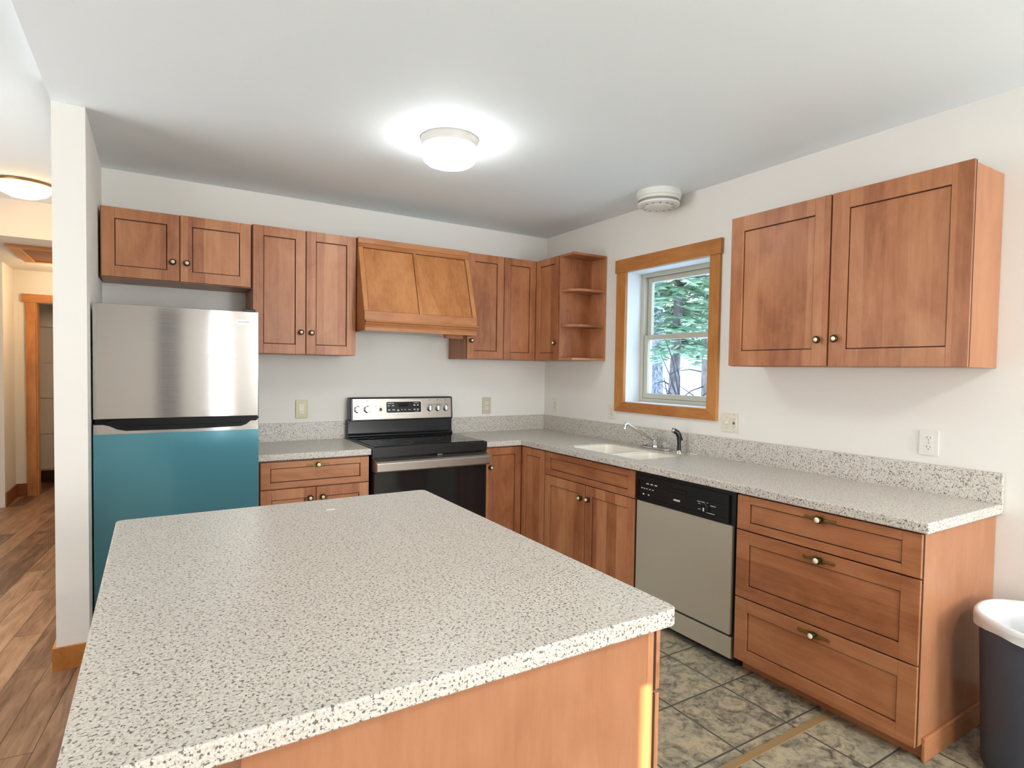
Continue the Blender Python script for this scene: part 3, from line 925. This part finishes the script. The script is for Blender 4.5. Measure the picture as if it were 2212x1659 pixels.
MB(DW).box(D0 + 0.004, D1 - 0.010, 0.0, 0.016, 0.040, 0.138).done('kick_panel', M_STEEL_DW, c, bevel=0.002)
MB().box(-0.54, -0.05, -D1, -D0, 0.0, 0.03).done('toe_kick', M_DARKCAV, c)

# ------------------------------------------------------------------ range
c = thing('stove', (-1.297, -0.35, 0), 'freestanding electric stove with black glass top and steel control panel', 'stove')
RX0, RX1 = -1.694, -0.902
MB().box(RX0 + 0.004, RX1 - 0.004, -0.600, -0.03, 0.03, 0.800).done('body', M_BLACKSOFT, c)
MB().box(RX0 + 0.03, RX1 - 0.03, -0.56, -0.05, 0.0, 0.03).done('base', M_BLACK, c)
MB().box(RX0, RX1, -0.638, -0.09, 0.795, 0.858).done('cooktop_frame', M_BLACKSOFT, c, bevel=0.006, seg=3)
gl = MB().box(RX0 + 0.014, RX1 - 0.014, -0.620, -0.095, 0.858, 0.862).done('glass_top', M_GLASSBLK, c, bevel=0.002)
def ringmark(x, y, r):
    mb = MB()
    n = 40
    a = [mb.v((x + r * math.cos(2 * math.pi * k / n), y + r * math.sin(2 * math.pi * k / n), 0.8623)) for k in range(n)]
    b = [mb.v((x + (r - 0.0016) * math.cos(2 * math.pi * k / n), y + (r - 0.0016) * math.sin(2 * math.pi * k / n), 0.8623)) for k in range(n)]
    for k in range(n):
        mb.face([a[k], a[(k + 1) % n], b[(k + 1) % n], b[k]])
    return mb.done('burner_ring', base_mat('burner_print', lin(58, 58, 60), 0.3), gl)
for (x, y, r) in ((-1.49, -0.47, 0.11), (-1.10, -0.47, 0.085), (-1.49, -0.22, 0.075), (-1.10, -0.22, 0.095)):
    ringmark(x, y, r)
pr = [(-0.024, 0.845), (-0.090, 0.845), (-0.098, 0.872), (-0.078, 0.885), (-0.078, 0.982), (-0.024, 0.982)]
MB().prism(pr, lambda p: (RX0 + 0.002, p[0], p[1]), lambda p: (RX1 - 0.002, p[0], p[1])).done('back_riser', M_BLACKSOFT, c, bevel=0.003)
# control housing, slightly tilted
hs = [(-0.022, 0.972), (-0.104, 0.972), (-0.090, 1.130), (-0.080, 1.136), (-0.022, 1.136)]
MB().prism(hs, lambda p: (RX0 + 0.014, p[0], p[1]), lambda p: (RX1 - 0.006, p[0], p[1])).done('control_housing', M_BLACK, c, bevel=0.005, seg=3)
def FP(u, d, z):      # on the tilted control fascia
    t_ = (z - 0.972) / 0.158
    return (u, -0.104 + 0.014 * t_ - d, z)
def rrect(u0, u1, z0, z1, r, n=5):
    pts = []
    for (cx, cz, s_) in ((u1 - r, z1 - r, 0), (u0 + r, z1 - r, 90), (u0 + r, z0 + r, 180), (u1 - r, z0 + r, 270)):
        for k in range(n + 1):
            t_ = math.radians(s_ + 90 * k / n)
            pts.append((cx + r * math.cos(t_), cz + r * math.sin(t_)))
    return pts
MB(FP).prism(rrect(-1.432, -1.158, 1.020, 1.110, 0.012), lambda p: (p[0], 0.0035, p[1]), lambda p: (p[0], 0.0055, p[1])).done('display_rim', M_DISPF, c)
mk = MB(FP).prism(rrect(-1.426, -1.164, 1.026, 1.104, 0.010), lambda p: (p[0], 0.005, p[1]), lambda p: (p[0], 0.0065, p[1]))
for (a, b, z, h_) in ((-1.418, -1.370, 1.091, 0.004), (-1.222, -1.182, 1.093, 0.003), (-1.415, -1.402, 1.074, 0.005), (-1.384, -1.368, 1.074, 0.005), (-1.413, -1.398, 1.042, 0.008), (-1.382, -1.364, 1.043, 0.007), (-1.346, -1.332, 1.038, 0.010), (-1.314, -1.308, 1.043, 0.007), (-1.290, -1.284, 1.043, 0.006), (-1.264, -1.244, 1.044, 0.003), (-1.222, -1.208, 1.074, 0.008), (-1.196, -1.183, 1.074, 0.008), (-1.222, -1.208, 1.044, 0.007), (-1.196, -1.182, 1.044, 0.007), (-1.212, -1.184, 1.032, 0.002)):
    mk.box(a, b, 0.006, 0.0068, z, z + h_, 1)
dp = mk.done('display_panel', [M_DISP, M_MARK], c)
MB(FP).box(-1.338, -1.266, 0.006, 0.0068, 1.066, 1.094).done('clock_window', M_GLASSBLK, dp)
mk = MB(FP).box(RX0 + 0.030, RX1 - 0.020, 0.0002, 0.004, 0.984, 1.126)
for x in (-1.632, -1.564, -1.095, -1.030, -0.966):
    mk.box(x - 0.004, x + 0.004, 0.0035, 0.0043, 1.111, 1.115, 1)
    for k in range(7):
        t_ = math.radians(-20 + k * 36.7)
        mk.box(x + 0.034 * math.cos(t_) - 0.003, x + 0.034 * math.cos(t_) + 0.003, 0.0035, 0.0043, 1.054 + 0.034 * math.sin(t_) - 0.001, 1.054 + 0.034 * math.sin(t_) + 0.001, 1)
mk.box(-1.512, -1.495, 0.0035, 0.0043, 1.074, 1.076, 1)
mk.box(-1.506, -1.502, 0.0035, 0.0043, 1.050, 1.054, 1)
mk.box(-1.474, -1.460, 0.0035, 0.0043, 1.074, 1.076, 1)
mk.done('fascia', [M_STEELR, M_MARKD], c)
MB(FP).box(-1.475, -1.459, 0.004, 0.008, 1.040, 1.062).done('rocker_switch', M_BLACK, c, bevel=0.001)
for x in (-1.632, -1.564, -1.095, -1.030, -0.966):
    cc = Vector(FP(x, 0.004, 1.054))
    ax = Vector((0, -0.996, 0.088))
    mb = MB().lathe(cc, ax, [(0.026, 0), (0.0255, 0.005), (0.021, 0.007), (0.0205, 0.020), (0.019, 0.022), (0, 0.022)], 28)
    mb.hexa([(x - 0.0065, cc.y - 0.020, 1.031), (x + 0.0065, cc.y - 0.020, 1.031), (x + 0.0065, cc.y - 0.020, 1.077), (x - 0.0065, cc.y - 0.020, 1.077)], [(x - 0.004, cc.y - 0.034, 1.033), (x + 0.004, cc.y - 0.034, 1.033), (x + 0.004, cc.y - 0.034, 1.075), (x - 0.004, cc.y - 0.034, 1.075)])
    mb.done('knob', M_CHROME, c, smooth=40)
# oven door and drawer
MB().box(RX0 + 0.006, RX1 - 0.006, -0.640, -0.600, 0.215, 0.703).done('oven_door', M_OVEN, c, bevel=0.004)
hd = [(-0.600, 0.788), (-0.640, 0.788), (-0.682, 0.776), (-0.692, 0.766), (-0.692, 0.718), (-0.684, 0.708), (-0.640, 0.706), (-0.600, 0.706)]
MB().prism(hd, lambda p: (RX0 + 0.006, p[0], p[1]), lambda p: (RX1 - 0.006, p[0], p[1])).done('door_handle', M_STEELR, c, bevel=0.003)
MB().box(RX0 + 0.006, RX1 - 0.006, -0.636, -0.600, 0.040, 0.208).done('drawer', M_BLACKSOFT, c, bevel=0.004)
MB().box(RX0 + 0.42, RX0 + 0.455, -0.648, -0.640, 0.789, 0.796).done('latch', M_CHROME, c)

# ------------------------------------------------------------------ refrigerator
FX0, FX1, FY = -3.064, -2.354, -0.762
c = thing('refrigerator', (-2.709, -0.4, 0), 'steel top-freezer refrigerator, its lower door still under blue film', 'refrigerator')
MB().box(FX0 + 0.008, FX1 - 0.004, -0.70, -0.06, 0.04, 1.612).done('cabinet_body', base_mat('fridge_side_grey', lin(58, 58, 60), 0.45), c, bevel=0.004)
MB().box(FX0 + 0.03, FX1 - 0.03, -0.69, -0.08, 0.0, 0.04).done('base_grille', M_BLACK, c)
def farc(x):
    t_ = (x - FX0) / (FX1 - FX0) * 2 - 1
    return FY - 0.007 * (1 - abs(t_) ** 2.4)
NX = 28
FXS = [FX0 + (FX1 - FX0) * k / NX for k in range(NX + 1)]
def fdoor(nm, z0, z1, mat, notch=None):
    mb = MB()
    pts = [(x, farc(x)) for x in FXS] + [(FX1, -0.706), (FX0, -0.706)]
    mb.prism(pts, lambda p: (p[0], p[1], z0), lambda p: (p[0], p[1], z1))
    return mb.done(nm, mat, c, smooth=35, bevel=0.003)
ud = fdoor('freezer_door', 1.082, 1.626, M_STEEL)
ld = fdoor('lower_door', 0.060, 1.060, M_STEEL)
mb = MB()
rows = []
for z in (0.062, 1.012):
    rows.append([(x, farc(x) - 0.0012, z) for x in FXS])
a = [mb.v(p) for p in rows[0]]
b = [mb.v(p) for p in rows[1]]
for k in range(NX):
    mb.face([a[k], a[k + 1], b[k + 1], b[k]])
ex = [mb.v((p[0], p[1] + 0.001, p[2])) for p in rows[0]], [mb.v((p[0], p[1] + 0.001, p[2])) for p in rows[1]]
for k in range(NX):
    mb.face([ex[0][k + 1], ex[0][k], ex[1][k], ex[1][k + 1]])
    mb.face([a[k + 1], a[k], ex[0][k], ex[0][k + 1]])
    mb.face([b[k], b[k + 1], ex[1][k + 1], ex[1][k]])
mb.face([a[0], b[0], ex[1][0], ex[0][0]])
mb.face([b[NX], a[NX], ex[0][NX], ex[1][NX]])
mb.done('protective_film', M_FILM, c, smooth=60)
MB().box(FX0 + 0.006, FX1 - 0.006, -0.748, -0.70, 1.060, 1.082).done('gasket', M_RUBBER, c)
# black handle recess running across the seam
sx = FX1 - FX0
hi_c = [(0.0, 1.064), (0.03, 1.064), (0.075, 1.071), (0.10, 1.079), (0.5, 1.086), (0.93, 1.085), (0.965, 1.081), (1.0, 1.079)]
lo_c = [(0.0, 1.059), (0.05, 1.058), (0.09, 1.050), (0.13, 1.034), (0.18, 1.026), (0.55, 1.026), (0.88, 1.031), (0.915, 1.040), (0.955, 1.064), (1.0, 1.068)]
def interp(ch, u):
    for (a, za), (b, zb) in zip(ch, ch[1:]):
        if a <= u <= b:
            return za + (zb - za) * (u - a) / (b - a)
    return ch[-1][1]
us = sorted({round(k / 40, 4) for k in range(41)} | {u for u, _ in hi_c} | {u for u, _ in lo_c})
mb = MB()
cols = []
for u in us:
    x_ = FX0 + u * sx
    yf = farc(x_) - 0.0028
    cols.append([mb.v((x_, yf, interp(lo_c, u))), mb.v((x_, yf, interp(hi_c, u))), mb.v((x_, -0.75, interp(hi_c, u))), mb.v((x_, -0.75, interp(lo_c, u)))])
for A, Bq in zip(cols, cols[1:]):
    for k in range(4):
        mb.face([A[k], A[(k + 1) % 4], Bq[(k + 1) % 4], Bq[k]])
mb.face(cols[0])
mb.face(cols[-1][::-1])
mb.done('handle_recess', M_RUBBER, c)
mb = MB()
for k in range(12):
    u0, u1 = 0.17 + k * 0.06, 0.17 + (k + 1) * 0.06
    xa, xb = FX0 + u0 * sx, FX0 + u1 * sx
    mb.hexa([(xa, farc(xa) - 0.002, 1.046), (xb, farc(xb) - 0.002, 1.046), (xb, farc(xb) - 0.002, 1.052), (xa, farc(xa) - 0.002, 1.052)], [(xa, farc(xa) - 0.007, 1.047), (xb, farc(xb) - 0.007, 1.047), (xb, farc(xb) - 0.007, 1.051), (xa, farc(xa) - 0.007, 1.051)])
mb.done('handle_lip', M_RUBBER, c)
def FR(cx, cz):
    return lambda u, d, v: (cx + u, farc(cx + u) - d - 0.001, cz + v)
MB(FR(-2.428, 1.570)).box(-0.034, 0.034, 0, 0.002, -0.011, 0.011).done('badge', base_mat('badge_silver', lin(226, 226, 226), 0.35, 0.4), ud, bevel=0.0005)
text_mesh('badge_lettering', 'FRIGIDAIRE', 0.0115, M_MARKD, ud, lambda u, d, v: FR(-2.428, 1.570)(u, d + 0.002, v), bold=0.0002, xscale=0.98)
MB().box(FX1 - 0.07, FX1 - 0.012, -0.745, -0.68, 1.626, 1.640).done('hinge_cover', M_BLACK, c, bevel=0.004)

# ------------------------------------------------------------------ outlets and switches
GO = 'wall outlets'
def outlet(xf, u0, u1, z0, z1, plate, body, label, kind='duplex', blk=False):
    cu, cz = (u0 + u1) / 2, (z0 + z1) / 2
    base = xf(cu, 0, z0)
    t = thing('wall_outlet', base, label, 'outlet', GO)
    MB(xf).box(u0, u1, 0.0005, 0.006, z0, z1).done('plate', plate, t, bevel=0.002)
    def slots(parent, uc, zc, d):
        mb = MB(xf)
        mb.box(uc - 0.0075, uc - 0.0055, d, d + 0.0004, zc - 0.001, zc + 0.007).box(uc + 0.0055, uc + 0.0075, d, d + 0.0004, zc, zc + 0.006)
        mb.prism([(0.0022 * math.cos(k * math.pi / 4), 0.0022 * math.sin(k * math.pi / 4)) for k in range(8)], lambda p: (uc + p[0], d, zc - 0.007 + p[1]), lambda p: (uc + p[0], d + 0.0004, zc - 0.007 + p[1]))
        mb.done('slots', M_SLOT, parent)
    if kind == 'duplex':
        for s_ in (-1, 1):
            zc = cz + s_ * 0.0195
            r = MB(xf).prism(rrect(cu - 0.0155, cu + 0.0155, zc - 0.0145, zc + 0.0145, 0.010), lambda p: (p[0], 0.005, p[1]), lambda p: (p[0], 0.0075, p[1])).done('receptacle', body, t)
            slots(r, cu, zc, 0.0075)
        MB(xf).prism([(0.0025 * math.cos(k * math.pi / 4), 0.0025 * math.sin(k * math.pi / 4)) for k in range(8)], lambda p: (cu + p[0], 0.006, cz + p[1]), lambda p: (cu + p[0], 0.007, cz + p[1])).done('screw', M_BRASS, t)
    elif kind == 'block':
        r = MB(xf).box(cu - 0.0165, cu + 0.0165, 0.005, 0.0085, cz - 0.033, cz + 0.033).done('receptacle', body, t, bevel=0.001)
        for s_ in (-1, 1):
            slots(r, cu, cz + s_ * 0.019, 0.0085)
    elif kind == 'double':
        a = cu - 0.026
        sw = MB(xf).box(a - 0.006, a + 0.006, 0.005, 0.008, cz - 0.013, cz + 0.013).done('switch_bezel', body, t)
        MB(xf).hexa([(a - 0.004, 0.008, cz - 0.006), (a + 0.004, 0.008, cz - 0.006), (a + 0.004, 0.008, cz + 0.006), (a - 0.004, 0.008, cz + 0.006)], [(a - 0.003, 0.018, cz - 0.012), (a + 0.003, 0.018, cz - 0.012), (a + 0.003, 0.018, cz - 0.005), (a - 0.003, 0.018, cz - 0.005)]).done('toggle', body, sw)
        b_ = cu + 0.026
        r = MB(xf).box(b_ - 0.0165, b_ + 0.0165, 0.005, 0.0085, cz - 0.034, cz + 0.034).done('receptacle', body, t, bevel=0.001)
        for s_ in (-1, 1):
            slots(r, b_, cz + s_ * 0.021, 0.0085)
        MB(xf).box(b_ - 0.006, b_ + 0.006, 0.0085, 0.0105, cz + 0.001, cz + 0.006).done('reset_button', M_RED, r)
        MB(xf).box(b_ - 0.006, b_ + 0.006, 0.0085, 0.0105, cz - 0.007, cz - 0.001).done('test_button', M_BLACK, r)
        for (uu, zz) in ((a, cz + 0.03), (a, cz - 0.03), (b_, cz + 0.047), (b_, cz - 0.047)):
            MB(xf).box(uu - 0.0025, uu + 0.0025, 0.006, 0.0065, zz - 0.0015, zz + 0.0015).done('screw', M_SLOT, t)
    return t
B0 = back(0.0)
outlet(B0, -2.020, -1.944, 0.998, 1.120, M_TANPLATE, M_IVORY, 'duplex outlet with tan metal plate, left of the stove', 'block')
outlet(B0, -0.602, -0.524, 0.990, 1.122, M_BEIGEPL, M_IVORY, 'duplex outlet with beige plate on the back wall right of the stove')
outlet(R0, 0.127, 0.203, 1.003, 1.114, M_IVORY, M_IVORY, 'ivory outlet on the window wall nearest the room corner')
outlet(R0, 0.832, 0.906, 1.000, 1.106, M_IVORY, M_IVORY, 'ivory outlet close to the lower left corner of the window')
outlet(R0, 1.832, 1.956, 1.004, 1.116, M_IVORY, M_IVORY, 'double ivory plate with toggle switch and safety outlet right of window', 'double')
outlet(R0, 2.868, 2.944, 1.006, 1.114, M_WHITEP, M_WHITEP, 'white outlet under the large wall cabinet right of the window')

# ------------------------------------------------------------------ ceiling things
LX, LY = -1.600, -1.475
c = thing('ceiling_light', (LX, LY, H - 0.115), 'lit round white drum ceiling light in the kitchen', 'ceiling light')
MB().lathe((LX, LY, H), (0, 0, -1), [(0, 0.0), (0.139, 0.0), (0.139, 0.020), (0.136, 0.026), (0.132, 0.040), (0, 0.040)], 48).done('base_ring', base_mat('lamp_ring_white', lin(186, 182, 176), 0.4), c, smooth=35)
MB().lathe((LX, LY, H), (0, 0, -1), [(0.124, 0.0405), (0.130, 0.046), (0.130, 0.088), (0.124, 0.103), (0.108, 0.116), (0.06, 0.124), (0, 0.126)], 48).done('glass_shade', M_LAMP, c, smooth=40)
c = thing('smoke_detector', (-0.165, -1.445, H - 0.10), 'round white smoke detector on the ceiling edge above the window', 'smoke detector')
DX, DY = -0.165, -1.445
MB().lathe((DX, DY, H), (0, 0, -1), [(0, 0), (0.134, 0), (0.136, 0.003), (0.136, 0.036), (0.131, 0.040), (0, 0.040)], 48).done('mounting_base', M_WHITEP, c, smooth=35)
MB().lathe((DX, DY, H), (0, 0, -1), [(0, 0.040), (0.122, 0.040), (0.122, 0.070), (0, 0.070)], 48).done('vent_core', base_mat('vent_grey', lin(150, 146, 138), 0.6), c, smooth=35)
MB().lathe((DX, DY, H), (0, 0, -1), [(0.100, 0.0405), (0.129, 0.0405), (0.130, 0.052), (0.126, 0.056), (0.100, 0.056)], 48).done('band', M_WHITEP, c, smooth=35)
mb = MB().lathe((DX, DY, H), (0, 0, -1), [(0, 0.0702), (0.126, 0.0702), (0.128, 0.074), (0.127, 0.082), (0.112, 0.088), (0.08, 0.0895), (0.077, 0.093), (0.055, 0.099), (0.02, 0.1), (0, 0.1)], 48)
for k in range(14):
    t_ = 2 * math.pi * k / 14
    p = Vector((DX + 0.095 * math.cos(t_), DY + 0.095 * math.sin(t_), H - 0.0900))
    r_ = Vector((math.cos(t_), math.sin(t_), 0)) * 0.012
    q = Vector((-math.sin(t_), math.cos(t_), 0)) * 0.003
    mb.hexa([p - r_ - q, p + r_ - q, p + r_ + q, p - r_ + q], [x + Vector((0, 0, 0.0025)) for x in (p - r_ - q, p + r_ - q, p + r_ + q, p - r_ + q)], 1)
mb.done('cover', [M_WHITEP, base_mat('slot_grey', lin(120, 114, 104), 0.7)], c, smooth=30)
# hall lamp and attic hatch
hx, hy = -3.552, 0.965
c = thing('ceiling_light', (hx, hy, HH - 0.1), 'glowing warm bowl ceiling light in the hall beyond the partition', 'ceiling light')
MB().lathe((hx, hy, HH), (0, 0, -1), [(0, 0), (0.165, 0), (0.168, 0.006), (0.165, 0.018), (0, 0.018)], 40).done('base_ring', M_BRASS, c, smooth=35)
MB().lathe((hx, hy, HH), (0, 0, -1), [(0.155, 0.0185), (0.152, 0.035), (0.125, 0.065), (0.075, 0.088), (0.02, 0.096), (0, 0.097)], 40).done('glass_bowl', M_LAMPW, c, smooth=50)
c = thing('attic_hatch', (-3.45, 2.25, 2.22), 'wood-framed attic hatch in the low hall ceiling', 'hatch')
MB().plate([-3.80, -3.72, -3.16, -3.08], [1.84, 1.92, 2.60, 2.68], lambda x, y: not (-3.72 < x < -3.16 and 1.92 < y < 2.60), 2.238, 2.259).done('frame', M_TRIMH, c, bevel=0.002)
MB().box(-3.719, -3.161, 1.921, 2.599, 2.246, 2.2585).done('panel', M_TRIMD, c)

# ------------------------------------------------------------------ island
c = thing('island_cabinet', (-2.31, -2.55, 0), 'stained kitchen island cabinet in the foreground under its own worktop', 'island')
IX0, IX1, IY0, IY1 = -2.72, -1.944, -3.215, -1.93
MB().box(IX0, IX1, IY0, IY1, 0.0, ZU).done('carcass', M_WOODS, c, bevel=0.001)
MB().box(IX1, IX1 + 0.018, IY0, IY1, 0.06, ZU).done('face_frame', M_WOODV, c, bevel=0.001)
def isl(u, d, z):
    return (IX1 + 0.018 + d, u, z)
n = 3
for k in range(n):
    a = IY0 + 0.002 + k * (IY1 - IY0) / n
    b = a + (IY1 - IY0) / n - 0.004
    front('drawer', c, isl, a, b, 0.668, 0.803, rail=0.036, grain='x')
    front('door', c, isl, a, b, 0.065, 0.660, knob_at=(b - 0.035, 0.59))
MB().plate([-2.925, -1.885], [-3.243, -1.885], lambda x, y: True, ZU, ZT)
iw = MB()
corner = rrect(-2.925, -1.884, -3.244, -1.876, 0.022, 5)
iw.prism(corner, lambda p: (p[0], p[1], ZU + 0.001), lambda p: (p[0], p[1], ZT))
iw = iw.done('island_worktop', M_TOP, None, bevel=0.004, seg=3)
tag(iw, 'large speckled grey worktop on the island in the foreground', 'worktop')
sc_ = MB().hexa([(-2.318, -2.046, ZT), (-2.291, -2.052, ZT), (-2.287, -2.044, ZT), (-2.316, -2.042, ZT)], [(-2.317, -2.046, ZT + 0.0015), (-2.292, -2.051, ZT + 0.003), (-2.289, -2.045, ZT + 0.002), (-2.315, -2.043, ZT + 0.001)]).done('paper_scrap', base_mat('scrap_white', lin(240, 236, 226), 0.7), None)
tag(sc_, 'tiny white scrap lying near the far edge of the island worktop', 'scrap', 'white scraps')
sc_ = MB().hexa([(-0.060, -1.640, ZT), (-0.040, -1.648, ZT), (-0.028, -1.682, ZT), (-0.040, -1.690, ZT)], [(-0.058, -1.642, ZT + 0.002), (-0.042, -1.648, ZT + 0.004), (-0.031, -1.680, ZT + 0.003), (-0.040, -1.687, ZT + 0.002)]).done('paper_scrap', base_mat('scrap_cream', lin(244, 238, 222), 0.6), None)
tag(sc_, 'small white scrap on the worktop right of the black sprayer', 'scrap', 'white scraps')

# ------------------------------------------------------------------ waste bin and its bag
TX, TY = -0.275, -3.405
c = thing('waste_bin', (TX, TY, 0), 'slate blue plastic waste bin standing past the end of the worktop', 'bin')
MB().lathe((TX, TY, 0), (0, 0, 1), [(0, 0.0), (0.165, 0.0), (0.172, 0.008), (0.192, 0.502), (0.198, 0.506), (0.200, 0.520), (0.192, 0.522), (0.186, 0.515), (0.166, 0.012), (0, 0.012)], 48).done('body', M_BIN, c, smooth=40)
mb = MB()
seg = 72
def bagring(r, z, amp, ph):
    return [mb.v((TX + (r + amp * math.sin(7 * t_ + ph) + amp * 0.6 * math.sin(13 * t_ + 2 * ph)) * math.cos(t_), TY + (r + amp * math.sin(7 * t_ + ph) + amp * 0.6 * math.sin(13 * t_ + 2 * ph)) * math.sin(t_), z + amp * 2.2 * math.sin(5 * t_ + ph * 1.7))) for t_ in [2 * math.pi * k / seg for k in range(seg)]]
prof = [(0.2035, 0.488, 0.003, 0.3), (0.2045, 0.500, 0.002, 0.9), (0.2065, 0.514, 0.0012, 1.2), (0.205, 0.5265, 0.001, 0.5), (0.195, 0.531, 0.001, 0.5), (0.184, 0.526, 0.0012, 0.2), (0.176, 0.46, 0.004, 0.8), (0.160, 0.30, 0.006, 1.4), (0.13, 0.12, 0.008, 2.0), (0.06, 0.06, 0.006, 1.0)]
rg = [bagring(*p) for p in prof]
for A, Bq in zip(rg, rg[1:]):
    for k in range(seg):
        mb.face([A[k], A[(k + 1) % seg], Bq[(k + 1) % seg], Bq[k]])
mb.face(rg[-1])
bag = mb.done('bin_bag', M_BAG, None, smooth=70, recalc=True)
tag(bag, 'white plastic bin bag folded over the rim of the blue bin', 'bag')

# ------------------------------------------------------------------ outdoors
def gz(x, y):
    d = (x + 2.8) * 0.70 + (y + 4.1) * 0.714
    return 0.30 + max(0, d - 12) * 0.25 + 0.10 * math.sin(x * 0.9 + 1.0) * math.cos(y * 0.8) + 0.05 * math.sin(2.3 * x + 1.7 * y)
mb = MB()
nx, ny = 46, 60
gv = [[mb.v((0.30 + 0.55 * i, -9 + 0.6 * j, gz(0.30 + 0.55 * i, -9 + 0.6 * j))) for j in range(ny)] for i in range(nx)]
for i in range(nx - 1):
    for j in range(ny - 1):
        mb.face([gv[i][j], gv[i + 1][j], gv[i + 1][j + 1], gv[i][j + 1]])
go = mb.done('ground', M_SNOW, None, smooth=80)
go['kind'] = 'structure'

def boughs(mb, base, z0, z1, rmax, n, rnd, side=None):
    """drooping conifer boughs: thin needle sprays along each branch"""
    for k in range(n):
        z = z0 + (z1 - z0) * rnd.random()
        az = rnd.uniform(0, 2 * math.pi)
        L = rmax * (1 - 0.55 * (z - z0) / (z1 - z0)) * rnd.uniform(0.55, 1.0)
        d = Vector((math.cos(az), math.sin(az), 0))
        sd = Vector((-math.sin(az), math.cos(az), 0))
        steps = 13
        for s_ in range(2, steps):
            t_ = s_ / steps
            p = Vector((base[0], base[1], z)) + d * (L * t_) + Vector((0, 0, 0.06 * t_ - 0.38 * t_ * t_ * L))
            for sg in (-1, 1):
                ln = 0.30 * (1 - 0.6 * t_) * rnd.uniform(0.6, 1.2)
                dirv = (d * rnd.uniform(0.35, 0.8) + sd * sg + Vector((0, 0, rnd.uniform(-0.5, 0.1)))).normalized()
                wv = Vector((rnd.uniform(-1, 1), rnd.uniform(-1, 1), rnd.uniform(-1, 1))).normalized() * 0.02
                a, b, e = p - wv, p + wv, p + dirv * ln
                mid = p + dirv * ln * 0.5 + wv * 1.4
                mb.face([mb.v(a), mb.v(b), mb.v(mid), mb.v(e)])

GT = 'trees outside the window'
def tree(x, y, r, lean, label, mat, h=7.0, fol=None, seed=1):
    rnd = random.Random(seed)
    z = gz(x, y) - 0.1
    t = thing('tree', (x, y, z), label, 'tree', GT)
    pts = [(x + lean[0] * k / 8 + 0.015 * math.sin(k * 1.3 + seed), y + lean[1] * k / 8 + 0.015 * math.cos(k * 1.7 + seed), z + h * k / 8) for k in range(9)]
    MB().tube(pts, [r * (1.15 - 0.07 * k) for k in range(9)], 14).done('trunk', mat, t, smooth=60)
    tw = MB()
    for k in range(9):
        zz = z + 0.9 + rnd.random() * 2.4
        az = rnd.uniform(0, 2 * math.pi)
        L = rnd.uniform(0.35, 0.9)
        p0 = Vector((x, y, zz))
        dv = Vector((math.cos(az), math.sin(az), rnd.uniform(-0.35, 0.25)))
        tw.tube([p0, p0 + dv * L * 0.5 + Vector((0, 0, 0.03)), p0 + dv * L + Vector((0, 0, -0.06))], [0.016, 0.011, 0.005], 5)
    tw.done('bare_branches', M_TWIG, t)
    if fol:
        mb = MB()
        boughs(mb, (x, y), z + fol[0], z + fol[1], fol[2], fol[3], rnd)
        mb.done('foliage', M_NEEDLE, t, recalc=False)
    return t
tree(7.15, 5.75, 0.115, (0.05, 0.05), 'snow-flecked tree trunk at the left edge of the window view', M_BARK, h=9, fol=(3.0, 8.5, 0.85, 110), seed=3)
tree(3.78, 2.09, 0.072, (0.10, -0.02), 'leaning grey-brown trunk in the middle of the window view', M_BARK2, fol=(1.45, 5.0, 1.0, 240), seed=5)
tree(5.85, 3.20, 0.10, (0.0, 0.0), 'bushy green conifer at the right edge of the window view', M_BARK2, h=8, fol=(1.9, 6.5, 0.85, 230), seed=9)
tree(11.5, 9.5, 0.13, (0.1, 0.0), 'far conifer on the snowy slope behind the nearer trunks', M_BARK2, h=9, fol=(1.0, 8.5, 1.6, 220), seed=12)
tree(17.1, 12.5, 0.16, (0.1, 0.0), 'far conifer on the slope, right of the other far one', M_BARK2, h=11, fol=(0.9, 10.5, 2.2, 260), seed=15)
def shrub(x, y, label, seed, n=9):
    rnd = random.Random(seed)
    z = gz(x, y) - 0.03
    mb = MB()
    for k in range(n):
        az = rnd.uniform(0, 2 * math.pi)
        L = rnd.uniform(0.9, 1.75)
        sp = rnd.uniform(0.2, 0.75)
        p = Vector((x + rnd.uniform(-0.05, 0.05), y + rnd.uniform(-0.05, 0.05), z))
        q = [p]
        for s_ in range(1, 6):
            t_ = s_ / 5
            q.append(p + Vector((math.cos(az) * sp * L * t_ * t_, math.sin(az) * sp * L * t_ * t_, L * t_ * (1 - 0.25 * t_ * sp))) + Vector((rnd.uniform(-0.03, 0.03), rnd.uniform(-0.03, 0.03), 0)))
        mb.tube(q, [0.017, 0.015, 0.012, 0.010, 0.007, 0.004], 5)
        for _ in range(3):
            i = rnd.randint(2, 4)
            e = q[i] + Vector((rnd.uniform(-0.3, 0.3), rnd.uniform(-0.3, 0.3), rnd.uniform(-0.02, 0.25)))
            mb.tube([q[i], e], [0.008, 0.003], 4)
    return tag(mb.done('shrub', M_TWIG, None), label, 'shrub', 'bare shrubs in the snow')
shrub(1.95, 0.25, 'bare twiggy shrub in snow just outside the window', 21)
shrub(11.0, 7.9, 'far bare twiggy shrub on the snowy slope below the conifers', 22, 14)
